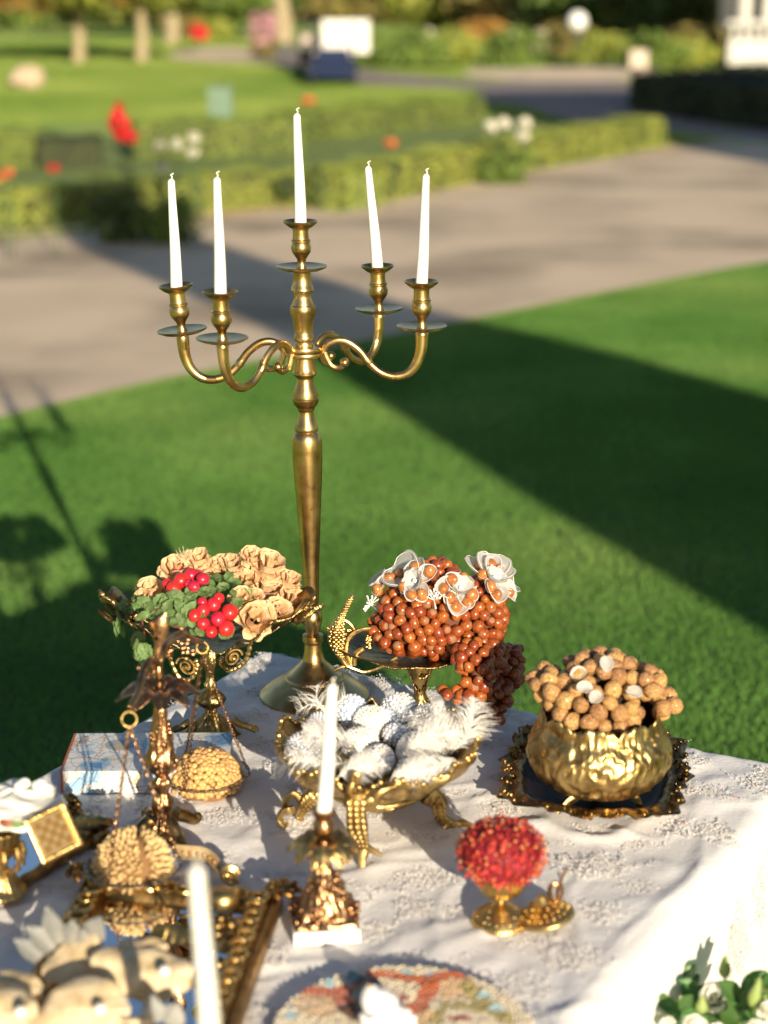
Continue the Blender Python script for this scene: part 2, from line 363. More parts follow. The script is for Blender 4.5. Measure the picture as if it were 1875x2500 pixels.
V[:,2] = np.stack([fx+rng.normal(0, .3, nF)*hh, fy+rng.normal(0, .3, nF)*hh, fz+hh], 1)
o = obj('grass', npmesh('grass', V.reshape(-1, 3), np.arange(nF*3).reshape(-1, 3), FARG)); tag(o, 'sunlit yellow green grass of the far lawn beyond the hedges', 'grass', kind='stuff')

# ------------------------------------------------------------------ leaf clouds: hedges, shrubs, trees
def leaf_quads(P, N, size, seed=0, jit=.8):          # one bent-free quad leaf per point, roughly facing N
    r = np.random.default_rng(seed); n = len(P)
    R = r.normal(size=(n, 3)); N = N+jit*R; N /= np.linalg.norm(N, axis=1)[:, None]
    A = np.cross(N, r.normal(size=(n, 3))); A /= np.linalg.norm(A, axis=1)[:, None]; B = np.cross(N, A)
    s = size*r.uniform(.6, 1.3, n)[:, None]
    V = np.stack([P-A*s, P-B*s*.5, P+A*s, P+B*s*.5], 1).reshape(-1, 3)
    return V, np.arange(n*4).reshape(-1, 4)
def foliage(name, V, F, mats, parent, mi=None):
    o = obj(name, npmesh(name, V, F, mats), parent)
    if mi is not None: o.data.polygons.foreach_set('material_index', mi.astype(np.int32))
    return o
HEDG = mat('box_leaf', (.52,.56,.09), .6, nscale=1.5, col2=(.36,.42,.065), translucent=.3)
HEDG2 = mat('box_leaf_green', (.38,.46,.08), .6, nscale=1.5, col2=(.23,.32,.05), translucent=.3)
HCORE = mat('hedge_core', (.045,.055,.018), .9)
DARKL = mat('shaded_leaf', (.012,.016,.008), .8)  # near-black leaf colour carries the shade that falls on these hedges
def hedge(label, A, B, h, w, m, dens=3400, seed=1, size=.014):
    """clipped hedge: front face foot runs A->B on the ground, depth w away from the camera"""
    A = Vector(A); B = Vector(B); d = (B-A); L = d.length; d.normalize(); q = Vector((-d.y, d.x, 0))
    if q.y < 0: q = -q
    t = T('hedge', label, 'hedge', A)
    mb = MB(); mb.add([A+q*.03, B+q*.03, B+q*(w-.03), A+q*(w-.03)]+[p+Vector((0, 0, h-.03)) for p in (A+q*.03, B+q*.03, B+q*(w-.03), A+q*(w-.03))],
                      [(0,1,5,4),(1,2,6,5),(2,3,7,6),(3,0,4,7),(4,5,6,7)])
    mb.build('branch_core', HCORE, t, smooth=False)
    r = np.random.default_rng(seed); n = int(dens*L*(h+w)); 
    k = r.uniform(0, 1, n); s = r.uniform(0, L, n); top = k < w/(h+w); u = r.uniform(0, 1, n)
    D = np.array(d); Q = np.array(q); wav = .025*np.sin(s*5+seed)+.02*np.sin(s*13)
    P = np.array(A)[None]-np.array(wloc(t))[None]+s[:, None]*D+np.where(top, u*w, r.normal(0, .02, n)-wav*.5)[:, None]*Q
    P[:, 2] += np.where(top, h+r.normal(0, .012, n)+wav, u*h)
    N = np.where(top[:, None], np.array([[0, 0, 1.]]), -Q[None])
    ne = int(dens*w*h*1.2)                   # the two ends
    for e, sg in ((0, -1), (L, 1)):
        Pe = np.array(A)-np.array(wloc(t))+(e+sg*.01)*D+r.uniform(0, w, ne)[:, None]*Q; Pe[:, 2] += r.uniform(0, h, ne)
        P = np.vstack([P, Pe]); N = np.vstack([N, np.tile(sg*D, (ne, 1))])
    V, F = leaf_quads(P, N, size, seed, .42)
    f = foliage('leaf_mass', V, F, m, t); f['kind'] = 'stuff'
    return t
hedge('front low box hedge nearest the path, left of the gap', at(-420,590), at(752,502), .32, .42, HEDG, seed=1)
hedge('front low box hedge along the path, right of the gap', at(835,516), at(1625,352), .33, .55, HEDG, dens=1500, seed=2, size=.02)
hedge('short return of the hedge beside the gap', at(770,486), at(833,512), .32, .4, HEDG2, seed=3)
hedge('rear box hedge on the left behind the dark bed', at(-400,415), at(90,412), .42, .4, HEDG2, seed=4)
hedge('rear box hedge behind the white flowers', at(330,398), at(740,388), .45, .5, HEDG2, dens=1800, seed=5, size=.018)
hedge('rear box hedge mixed with orange blooms', at(775,362), at(1180,318), .42, .9, HEDG2, dens=1200, seed=6, size=.022)
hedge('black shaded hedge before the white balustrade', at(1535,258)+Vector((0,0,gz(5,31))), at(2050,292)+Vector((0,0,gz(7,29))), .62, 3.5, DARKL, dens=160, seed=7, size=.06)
hedge('dark little hedge in the flower bed, shade painted into its leaves', at(95,418), at(250,415), .36, .6, DARKL, dens=1500, seed=8)  # dark form put where shade falls on the bed

def cloud(C, R, n, seed, size, m, name, parent, shell=.55, clumps=14):
    r = np.random.default_rng(seed); C = np.array(C); R = np.array(R)
    d = r.normal(size=(clumps, 3)); d /= np.linalg.norm(d, axis=1)[:, None]; cc = d*r.uniform(.35, .8, clumps)[:, None]
    k = r.integers(0, clumps, n); e = r.normal(size=(n, 3)); e /= np.linalg.norm(e, axis=1)[:, None]
    P = (cc[k]+e*(r.uniform(shell, 1, n)**.5*r.uniform(.25, .48, clumps)[k])[:, None])*R
    V, F = leaf_quads(P+C-np.array(wloc(parent)), e, size, seed)
    return foliage(name, V, F, m, parent)
BARK = mat('pale_bark', (.40,.33,.19), .9, nscale=8, col2=(.28,.22,.13), bump=.6, bscale=20, bdist=.02)
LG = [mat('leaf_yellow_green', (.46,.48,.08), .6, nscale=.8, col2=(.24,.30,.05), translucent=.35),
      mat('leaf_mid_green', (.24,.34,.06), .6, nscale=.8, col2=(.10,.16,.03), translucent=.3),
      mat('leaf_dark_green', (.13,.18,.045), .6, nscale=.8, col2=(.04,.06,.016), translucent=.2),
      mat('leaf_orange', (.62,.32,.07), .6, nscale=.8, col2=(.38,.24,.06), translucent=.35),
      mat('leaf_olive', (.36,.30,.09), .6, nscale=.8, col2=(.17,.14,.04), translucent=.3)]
def tree(label, px, py, tr, th, R, m, seed, cz=None, fork=False, n=2600, size=.16):
    F0 = at(px, py); F0.z = gz(F0.x, F0.y)-.05
    t = T('broadleaf_tree', label, 'tree', F0)
    r = random.Random(seed); mb = MB(); cz = cz or th+R[2]*.55
    top = F0+Vector((r.uniform(-.3, .3), 0, th))
    mb.tube(cr([F0, F0+Vector((.05, 0, th*.4)), top], 5), [tr*1.25-(tr*.55)*i/10 for i in range(11)], 10)
    for k in range(5):
        a = r.uniform(0, 6.28); e = top+Vector((math.cos(a)*R[0]*.55, math.sin(a)*R[1]*.55, R[2]*r.uniform(.4, 1)))
        mb.tube(cr([top-Vector((0, 0, th*.25)) if fork else top-Vector((0,0,.1)), (top+e)/2+Vector((0, 0, .1)), e], 4), [tr*(.55-.05*i) for i in range(9)], 6)
    mb.build('trunk', BARK, t)
    c = cloud((F0.x, F0.y, cz), R, n, seed, size, m, 'crown', t); return t
tree('orange tinged tree on the far left lawn with thin pale trunk', 192,158, .14, 2.0, (3.0,2.4,1.35), [LG[3]], 11, cz=2.15)
tree('green tree second from left with its trunk on the far lawn', 345,160, .14, 2.0, (2.6,2.4,1.35), [LG[0]], 12, cz=2.2)
tree('forked pale tree behind the pink shrub', 690,104, .30, 2.0, (3.4,3,1.6), [LG[0]], 13, fork=True, cz=4.6)
tree('slim pale tree right of the two lawn trees', 418,108, .22, 2.2, (2.8,2.8,1.5), [LG[1]], 14, cz=3.8)
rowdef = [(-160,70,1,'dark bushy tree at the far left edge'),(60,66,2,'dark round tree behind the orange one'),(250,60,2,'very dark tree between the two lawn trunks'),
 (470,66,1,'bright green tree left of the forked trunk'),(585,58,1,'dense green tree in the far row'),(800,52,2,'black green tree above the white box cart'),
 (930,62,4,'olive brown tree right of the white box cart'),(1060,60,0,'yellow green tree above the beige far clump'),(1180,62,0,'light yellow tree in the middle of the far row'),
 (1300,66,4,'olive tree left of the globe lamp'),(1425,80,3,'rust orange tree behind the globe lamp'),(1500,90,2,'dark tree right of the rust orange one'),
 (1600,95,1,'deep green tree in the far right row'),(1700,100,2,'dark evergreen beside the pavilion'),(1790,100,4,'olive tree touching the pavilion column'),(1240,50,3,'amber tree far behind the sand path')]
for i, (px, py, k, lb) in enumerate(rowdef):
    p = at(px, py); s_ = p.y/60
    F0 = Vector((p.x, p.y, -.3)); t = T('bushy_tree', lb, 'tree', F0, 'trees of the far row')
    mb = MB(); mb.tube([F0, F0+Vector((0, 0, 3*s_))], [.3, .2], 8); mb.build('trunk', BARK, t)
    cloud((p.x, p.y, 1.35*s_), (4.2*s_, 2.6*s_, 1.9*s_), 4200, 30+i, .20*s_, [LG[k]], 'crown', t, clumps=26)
for i, (px, py, m, lb) in enumerate([(520,102,0,'low bright shrub beside the bunker'),(900,160,1,'rounded green shrub right of the golf carts'),(1010,165,1,'wide green shrub before the far trees'),
        (1110,160,0,'yellow green shrub at the bend of the path'),(1250,150,1,'green shrub left of the sand path'),(1480,158,0,'bright shrub right of the sand path'),
        (1580,168,1,'green shrub above the black hedge'),(1660,165,0,'pale green shrub nearest the balustrade'),(1380,140,4,'olive shrub below the globe lamp'),(1720,150,4,'brown green shrub beside the balustrade end'),
        (430,96,4,'olive shrub left of the bunker'),(1180,118,3,'amber shrub far behind the bend')]):
    p = at(px, py); t = T('round_shrub', lb, 'shrub', (p.x, p.y, 0), 'shrubs across the lawn')
    cloud((p.x, p.y, .42), (1.0, .8, .5), 900, 60+i, .09, [LG[m]], 'leaf_mass', t)
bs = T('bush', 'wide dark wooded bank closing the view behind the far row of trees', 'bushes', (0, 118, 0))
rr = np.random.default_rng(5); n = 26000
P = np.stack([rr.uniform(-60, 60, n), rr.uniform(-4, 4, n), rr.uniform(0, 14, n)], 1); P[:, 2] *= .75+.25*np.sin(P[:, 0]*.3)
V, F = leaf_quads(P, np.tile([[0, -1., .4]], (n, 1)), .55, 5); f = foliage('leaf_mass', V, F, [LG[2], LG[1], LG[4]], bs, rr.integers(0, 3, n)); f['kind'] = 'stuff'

# ------------------------------------------------------------------ flowers in the beds
PETW = mat('white_bloom', (.80,.76,.62), .7, translucent=.3); PETR = mat('red_bloom', (.62,.015,.02), .7, translucent=.2)
PETO = mat('orange_bloom', (.62,.16,.05), .7, translucent=.2); PETP = mat('pink_bloom', (.62,.36,.38), .7, translucent=.3)
STG = mat('stem_green', (.05,.10,.03), .7)
def bloom(name, label, px, py, Y, r, m, cat='flower', group=None, spike=False):
    c = atY(px, py, Y); t = T(name, label, cat, (c.x, c.y, 0), group)
    mb = MB(); mb.tube([(c.x, c.y, 0), (c.x+.01, c.y, c.z*.5), c], .006, 5)
    for s_ in (.35, .6, .8):
        for a in (0, 2.1, 4.2): 
            q = Vector((c.x, c.y, c.z*s_)); e = q+Vector((math.cos(a+s_*7)*.08, math.sin(a+s_*7)*.08, .03))
            mb.add([q, (q+e)/2+Vector((0, .02, .02)), e, (q+e)/2-Vector((0, .02, 0))], [(0,1,2,3)])
    mb.build('stem', STG, t)
    mb = MB(); n = 26
    for i in range(n*(3 if spike else 1)):
        d = Vector((random.gauss(0, 1), random.gauss(0, 1), random.gauss(0, 1))).normalized()
        q = Vector((d.x*r, d.y*r, d.z*r*(2.0 if spike else .75)))*random.uniform(.55, 1); A = d.orthogonal().normalized()*r*.42; B = d.cross(A)
        mb.add([c+q-A, c+q-B+d*r*.1, c+q+A, c+q+B+d*r*.1], [(0,1,2,3)])
    mb.build('petals', m, t, smooth=False)
for i, (px, py, lb) in enumerate([(392,355,'white bloom leftmost in the bed'),(432,352,'white bloom in the middle of the bed cluster'),(470,372,'white bloom right of the cluster'),
        (395,408,'low white bloom under the others'),(475,335,'topmost faint white bloom of the bed')]):
    bloom('white_flower', lb, px, py, 14.6, .055, PETW, group='white flowers of the left bed')
for i, (px, py, lb) in enumerate([(1200,308,'white bloom left of the right bed pair'),(1232,300,'white bloom in the middle of the right bed'),(1282,298,'brightest white bloom at the right end of the bed'),(1275,330,'low white bloom right of the bed')]):
    bloom('white_flower', lb, px, py, 19, .08, PETW, group='white flowers of the right bed')
bloom('red_flower', 'tall scarlet flower spike above the dark bed', 292, 300, 14.8, .085, PETR, spike=True)
bloom('red_flower', 'smaller scarlet bloom just below the tall spike', 316, 335, 14.8, .07, PETR)
bloom('red_flower', 'small red bloom in front of the dark little hedge', 130, 410, 13.7, .045, PETR)
bloom('orange_flower', 'orange bloom at the left edge of the bed', 22, 420, 13.6, .05, PETO)
bloom('orange_flower', 'orange bloom lying under the left orange one', 5, 432, 13.6, .04, PETO)
bloom('orange_flower', 'orange bloom between the rear hedge and the right front hedge', 955, 348, 16.5, .06, PETO)
bloom('orange_flower', 'faint orange bloom behind the rear hedge', 752, 246, 22, .09, PETO)
bloom('red_flower', 'red bloom far away below the green tree', 484, 78, 55, .36, PETR)
for i, (px, py, Y, lb) in enumerate([(290,365,14.5,'dark leafy plant under the scarlet spike'),(400,385,14.4,'leafy plant carrying the white blooms'),(1240,330,18.8,'leafy plant carrying the right white blooms'),(760,345,16.8,'dark leafy plant in the gap of the rear hedge')]):
    c = atY(px, py, Y); t = T('leafy_plant', lb, 'plant', (c.x, c.y, 0), 'leafy plants of the bed')
    cloud((c.x, c.y, .18), (.34, .25, .24), 900, 80+i, .035, [LG[2 if i in (0,3) else 1]], 'leaf_mass', t)
t = T('pink_shrub', 'small round shrub covered in pink blossom by the far path', 'shrub', at(643,150))
c = at(643,148); cloud((c.x, c.y, .75), (.42,.4,.5), 700, 91, .10, [PETP], 'blossom', t); cloud((c.x, c.y, .35), (.42,.4,.35), 300, 92, .10, [LG[4]], 'leaf_mass', t)

# ------------------------------------------------------------------ far furniture
ROCKM = mat('pale_rock', (.55,.42,.28), .9, nscale=6, noise_amt=.3, bump=.6, bscale=9, bdist=.03)
c = at(66,214); mb = MB(); mb.ball((c.x, c.y, .18), (.36,.25,.24), 14, 9, fn=lambda p: p*(1+.25*nz(p.x*2, p.y*2, p.z*2+3)))
tag(mb.build('rock', ROCKM, off=(c.x, c.y, 0)), 'pale boulder alone on the lawn at the far left', 'rock')
CABM = mat('cabinet_green', (.13,.21,.14), .5, nscale=4, noise_amt=.15)
c = at(540,302); t = T('utility_cabinet', 'pale blue green utility cabinet standing on the lawn behind the hedge', 'cabinet', c)
mb = MB(); mb.box((c.x, c.y, .25), (.34,.25,.50)); mb.build('body', CABM, t, smooth=False)
mb = MB(); mb.box((c.x, c.y, .516), (.38,.29,.03)); mb.build('lid', CABM, t, smooth=False)
mb = MB(); mb.box((c.x, c.y-.128, .26), (.28,.006,.42)); mb.build('door', CABM, t, smooth=False)
WHITEC = mat('white_panel', (.80,.78,.70), .5); BLK = mat('black_rubber', (.02,.02,.022), .6); BLUE = mat('blue_paint', (.02,.03,.07), .9, spec=.1); BEIG = mat('beige_seat', (.50,.42,.34), .6)
def cart(label, px, py, box, m, sc_=1.0):
    c = at(px, py); c.z = gz(c.x, c.y)+.01; t = T('golf_cart', label, 'golf cart', c, 'golf carts on the far path')
    B = lambda n_, p, s_, mm, tp=1: (lambda mb: (mb.box(c+Vector(p)*sc_, Vector(s_)*sc_, taper=tp), mb.build(n_, mm, t, smooth=False)))(MB())
    B('body', (0,0,.34), (.95,1.6,.30), m, .9); B('front_cowl', (0,-.72,.58), (.8,.28,.30), m, .75)
    B('seat', (0,.1,.58), (.82,.42,.14), BEIG); B('seat_back', (0,.33,.80), (.82,.10,.34), BEIG)
    for x in (-.42,.42):
        for y in (-.55,.55):
            w = MB(); w.tube([c+Vector((x-.06,y,.16))*sc_, c+Vector((x+.06,y,.16))*sc_], .16*sc_, 14); w.build('wheel', BLK, t)
            p_ = MB(); p_.tube([c+Vector((x,y*.9,.5))*sc_, c+Vector((x,y*.8,1.2))*sc_], .02*sc_, 6); p_.build('post', BLK, t)
    if box: z0 = atY(842,88,c.y).z-c.z; B('white_box', (.26,.1,z0), (.96,.9,.64), WHITEC); B('box_mount', (.26,.1,(z0-.32+.5)/2+.0), (.2,.3,max(.05, z0-.32-.5)), BLK)
    else: B('roof', (0,0,1.24), (.9,1.5,.05), BLK)
cart('golf cart carrying a tall white box on the far path', 815, 200, True, BLUE)
cart('dark open golf cart parked left of the one with the white box', 772, 178, False, BLK, .8)
PLM = mat('lamp_globe', (.85,.85,.82), .3); POST = mat('lamp_post', (.05,.06,.06), .5)
c = at(1412,150); t = T('street_lamp', 'lamp post with a white globe before the rust orange tree', 'street lamp', (c.x, c.y, 0))
g0 = atY(1410,52,c.y); mb = MB(); mb.tube([(c.x,c.y,0),(c.x,c.y,g0.z-.2)], .06, 8); mb.lathe([(.16,0),(.14,.25),(.07,.35)], (c.x,c.y), 12); mb.build('post', POST, t)
mb = MB(); mb.ball(g0, .25, 16, 10); mb.build('globe', PLM, t)
WLL = mat('white_stucco', (.62,.60,.54), .7, nscale=3, noise_amt=.12); WDK = mat('dark_glass', (.03,.035,.04), .2)
t = T('pavilion', 'white columned pavilion with a balustrade at the right edge', 'building', atY(1870,150,46)*1.0)
pz = atY(1840,150,46)
mb = MB(); mb.box((pz.x+4.2, 49.5, 2.6), (9.0,.4,5.6)); mb.build('wall', WDK, t, smooth=False)
for px in (1815, 1872, 1990, 2110):
    q = atY(px,150,46); mb = MB(); mb.lathe([(.24,-.1),(.24,.15),(.17,.2),(.16,2.5),(.15,4.6),(.24,4.7),(.24,4.9)], (q.x+.0, 46.2), 16); mb.build('column', WLL, t)
mb = MB(); q = atY(1775,150,45.4); mb.box((q.x+3, 45.4, 1.02), (6.1,.22,.10)); mb.build('rail', WLL, t, smooth=False)
mb = MB(); mb.box((q.x+3, 45.4, .32), (6.0,.24,.55)); mb.build('plinth', WLL, t, smooth=False)
for k in range(24):
    mb = MB(); x = q.x+.12+k*.25; mb.lathe([(.06,.6),(.085,.72),(.04,.85),(.06,.97)], (x, 45.4), 8); mb.build('baluster', WLL, t)
mb = MB(); mb.box((pz.x+4.2, 47.8, 5.2), (9.4,4.2,.5)); mb.build('roof', WLL, t, smooth=False)
for i, (px, py, lb) in enumerate([(1255,192,'dark green bench beside the sand path'),(1350,118,'grey slab chair left of the globe lamp')]): pass
CHW = mat('white_plastic_chair', (.50,.42,.32), .5)
for i, (px, py, lb) in enumerate([(1555,196,'white slatted chair at the right end of the sand path'),(1040,122,'pale chair in front of the far shrubs'),(1318,126,'beige chair left of the globe lamp'),(1440,138,'pink beige chair just right of the lamp post'),(1245,122,'ochre chair standing alone on the far terrace')]):
    c = at(px, py); t = T('garden_chair', lb, 'chair', c, 'garden chairs on the far terrace'); s_ = 1.1
    mb = MB(); mb.box(c+Vector((0,0,.30)), (.36,.36,.05)); mb.build('seat', CHW, t, smooth=False)
    mb = MB(); mb.box(c+Vector((0,-.17,.47)), (.36,.05,.30)); mb.build('backrest', CHW, t, smooth=False)
    for x in (-.15,.15):
        for y in (-.15,.15): mb = MB(); mb.box(c+Vector((x,y,.14)), (.05,.05,.28)); mb.build('leg', CHW, t, smooth=False)

# ------------------------------------------------------------------ out of frame: clubhouse sized to its shade, slab added for the shade strip
STONE = mat('stucco_wall', (.42,.36,.28), .9, nscale=2, noise_amt=.15)
t = T('clubhouse', 'pale clubhouse right of the lawn that shades its far right', 'building', (14.1, 2.5, 0))
mb = MB(); mb.box((14.1, 2.5, 4.05), (7.2,3,8.1)); mb.build('wall', STONE, t, smooth=False)
mb = MB(); mb.box((14.2, 2.5, 8.2), (7.3,3.0,.2)); mb.build('roof', mat('roof_tile', (.25,.11,.06), .8), t, smooth=False)
for k in range(5):
    for z in (2, 5): mb = MB(); mb.box((11.4+k*1.35, 4.005, z), (.8,.05,1.5)); mb.build('window', WDK, t, smooth=False)
YC = -4.0
def cast(p, YC=YC):                          # where the sun ray through a shaded ground point crosses the added slab's plane
    t_ = p.y-YC; return Vector((p.x-SX*t_, YC, t_*math.tan(SUN_EL)*math.hypot(1, SX)))
L = [at(1900,1500), at(1250,1140), at(640,762), at(215,590)]; U = [at(460,572), at(1000,745), at(1500,862), at(1900,978)]
pts = [cast(p) for p in L]; ptu = [cast(p) for p in U]
base = [Vector((pts[0].x+.1, YC, 0))]; end = [Vector((ptu[-1].x+.6, YC, 0))]
topl = pts[-1]+Vector((-.06,0,.80)); topu = ptu[0]+Vector((-.20,0,.66))
outl = base+pts+[topl, topu]+ptu+end  # unseen slab, its outline traced back from the shade it throws
mb = MB(); n = len(outl); vs = [p for p in outl]+[p+Vector((0,-.45,0)) for p in outl]
mb.add(vs, [tuple(range(n)), tuple(range(2*n-1, n-1, -1))]+[(i, n+i, n+(i+1) % n, (i+1) % n) for i in range(n)])
tag(mb.build('shade_slab', STONE, off=(5.4, YC, 0), smooth=False), 'unseen tapering slab behind the viewer, added to shade the lawn', 'shadow caster')
# ------------------------------------------------------------------ the draped table
TZ = .75
P0 = at(640, 1580, TZ); dA = Vector((-.507, -.862, 0)).normalized(); dB = Vector((.862, -.507, 0)).normalized(); TW, TL = 1.12, 1.95
CLOTH = mat('white_lace_cloth', (.745,.725,.70), .8, bump=.45, bscale=420, bdist=.0009, sheen=.2)
nt = CLOTH.node_tree; nd = nt.nodes; bpn = [x for x in nd if x.type == 'BUMP'][0]
vo = nd.new('ShaderNodeTexVoronoi'); vo.inputs['Scale'].default_value = 75; vo.feature = 'DISTANCE_TO_EDGE'
tcn = [x for x in nd if x.type == 'TEX_COORD'][0]; dn = nd.new('ShaderNodeTexNoise'); dn.inputs['Scale'].default_value = 25
mxv = nd.new('ShaderNodeVectorMath'); mxv.operation = 'MULTIPLY_ADD'; mxv.inputs[1].default_value = (.035,.035,.035)
nt.links.new(tcn.outputs['Object'], dn.inputs['Vector']); nt.links.new(dn.outputs['Color'], mxv.inputs[0]); nt.links.new(tcn.outputs['Object'], mxv.inputs[2])
nt.links.new(mxv.outputs[0], vo.inputs['Vector'])
b2 = nd.new('ShaderNodeBump'); b2.inputs['Strength'].default_value = .35; b2.inputs['Distance'].default_value = .0007
mrr = nd.new('ShaderNodeMapRange'); mrr.inputs[2].default_value = .25; nt.links.new(vo.outputs['Distance'], mrr.inputs[0])
nt.links.new(mrr.outputs[0], b2.inputs['Height']); nt.links.new(bpn.outputs[0], b2.inputs['Normal']); nt.links.new(b2.outputs[0], nd['Principled BSDF'].inputs['Normal'])
RR = .035
def wrinkle(x, y):
    q = Vector((x*2.2+y*1.3, x*-1.0+y*2.6, 0))
    a = noise.noise(q*1.7); r = 1-abs(noise.noise(Vector((x*3+a, y*8-x*4, 3.3))))*2
    r2 = 1-abs(noise.noise(Vector((x*9-y*2, y*5+a*2, 8.1))))*2
    k = .5+.5*noise.noise(Vector((x*1.6, y*1.6, 5)))*2
    w = .0035*a+.016*max(0, r-.55)*max(0, k)+.009*max(0, r2-.6)+.0012*noise.noise(Vector((x*30, y*30, 0)))
    return max(-.003, w-.001)
def clothpt(s, t):
    x, y = min(max(s, RR), TW-RR), min(max(t, RR), TL-RR); ox, oy = s-x, t-y; d = math.hypot(ox, oy)
    if d < 1e-9:
        p = P0+dB*x+dA*y; return (p.x, p.y, TZ-.002+wrinkle(p.x, p.y))
    ux, uy = ox/d, oy/d; al = x*ux*0+(s*uy-t*ux)
    if d < RR*PI/2: h = RR*math.sin(d/RR); z = -RR*(1-math.cos(d/RR))
    else:
        e = d-RR*PI/2; h = RR+.05*e+.035*e*math.sin(al*13+1.2*math.sin(al*4))*min(1, e*3)+.004*noise.noise(Vector((s*9, t*9, 1)))*min(1,e*8); z = -RR-e
    p = P0+dB*(x+ux*h)+dA*(y+uy*h); zz = TZ-.002+z
    k = max(0, 1-d/.06); zz += wrinkle(p.x, p.y)*k
    return (p.x, p.y, max(zz, .012+.01*abs(noise.noise(Vector((s*6, t*6, 0))))))
def axis_vals(Lg, st):
    a = list(np.arange(RR, Lg-RR, st))+[Lg-RR]; e = [.006*i for i in range(1, 10)]+[.06+.022*i for i in range(1, 36)]
    return [RR-x for x in reversed(e)]+a+[Lg-RR+x for x in e]
S, TT = axis_vals(TW, .008), axis_vals(TL, .008)
V = np.array([clothpt(s, t) for s in S for t in TT]); nn = len(TT)
I = np.arange((len(S)-1)*(nn-1)); i_, j_ = I//(nn-1), I % (nn-1)
Fc = np.stack([i_*nn+j_, i_*nn+j_+1, (i_+1)*nn+j_+1, (i_+1)*nn+j_], 1)
C0 = P0+dB*TW/2+dA*TL/2; C0.z = 0
cloth = obj('tablecloth', npmesh('tablecloth', V-np.array(C0), Fc, CLOTH), loc=C0); cloth.data.polygons.foreach_set('use_smooth', [True]*len(cloth.data.polygons))
tag(cloth, 'white lace cloth draped over the table to the grass', 'tablecloth')
# stitched appliques: fluffy floral relief, each patch a part
LACE = mat('lace_applique', (.84,.81,.77), .75, translucent=.15)
apm = []
for v_ in range(4):
    rnd = random.Random(v_); vs, fs = [], []; arms = [(rnd.uniform(-.02,.02), rnd.uniform(-.02,.02), rnd.uniform(0, 6.28), rnd.uniform(.03,.085)) for _ in range(7)]
    for k in range(620):
        if k < 240: a = rnd.uniform(0, 6.28); r_ = .046*math.sqrt(rnd.random()); x, y = r_*1.25*math.cos(a), r_*.7*math.sin(a)
        else:
            ax, ay, an, ln = arms[k % 7]; u = rnd.random()**.8; an2 = an+u*1.3*(1 if k % 2 else -1)
            x, y = ax+math.cos(an2)*ln*u+rnd.gauss(0, .003), ay+math.sin(an2)*ln*u*.7+rnd.gauss(0, .003)
        c = Vector((x, y, rnd.uniform(.0003, .0034))); th_ = rnd.uniform(0, 6.28); A = Vector((math.cos(th_), math.sin(th_), rnd.uniform(-.15,.15)))*rnd.uniform(.0016,.0034)
        B = Vector((-math.sin(th_), math.cos(th_), rnd.uniform(-.25,.25)))*rnd.uniform(.0010,.0022); b = len(vs)
        vs += [c-A, c-B+Vector((0,0,.0010)), c+A, c+B+Vector((0,0,.0010))]; fs.append((b, b+1, b+2, b+3))
    me = bpy.data.meshes.new('applique'); me.from_pydata(vs, [], fs); me.materials.append(LACE); apm.append(me)
r_ = random.Random(3)
for i in range(9):
    for j in range(17):
        s = .06+i*.125+(.06 if j % 2 else 0)+r_.uniform(-.02,.02); t = .07+j*.115+r_.uniform(-.02,.02)
        if s > TW-.03 or t > TL-.05: continue
        p = Vector(clothpt(s, t)); o = obj('applique', apm[r_.randrange(4)], cloth, (p.x, p.y, p.z-.0012), Euler((0,0,r_.uniform(-.8,.8)+(0 if r_.random() < .5 else 3.1))).to_quaternion(), (r_.uniform(.75,1.15),)*3)
for k in range(70):                           # the lace goes on down the two sides one can see
    t = .1+r_.random()*(TL-.2); s = TW+.10+r_.random()*.45
    p = Vector(clothpt(s, t)); q = Vector(clothpt(s+.01, t)); dn_ = (q-p).normalized(); nn_ = dA.cross(dn_); nn_ = nn_ if nn_.dot(dB) > 0 else -nn_
    obj('applique', apm[r_.randrange(4)], cloth, p+nn_*.001, quat_to(nn_, 1.57+r_.uniform(-.5,.5)), r_.uniform(.8,1.1))

# ------------------------------------------------------------------ candles
def candle(label, b, tip, r0, r1, group='white taper candles', name='candle'):
    b = Vector(b); tip = Vector(tip); d = (tip-b); t = T(name, label, 'candle', b, group)
    mb = MB(); n = 14; pth = []; rad = []
    for i in range(n+1):
        u = i/n; pth.append(b+d*u*.93+Vector((math.sin(u*5)*.0006, 0, 0))); rad.append(r0+(r1-r0)*u**1.1)
    pth += [b+d*.945, b+d*.955]; rad += [r1*.75, r1*.2]
    mb.tube(pth, rad, 20); mb.build('wax_body', WAX, t)
    mb = MB(); e = b+d*.953; L_ = d.length*.047; mb.tube(cr([e-d*.01, e+Vector((.001,0,L_*.4)), e+Vector((-.001,0,L_*.7)), e+Vector((.004,0,L_))], 4), .0011, 6); mb.build('wick', WICK, t)
    return t

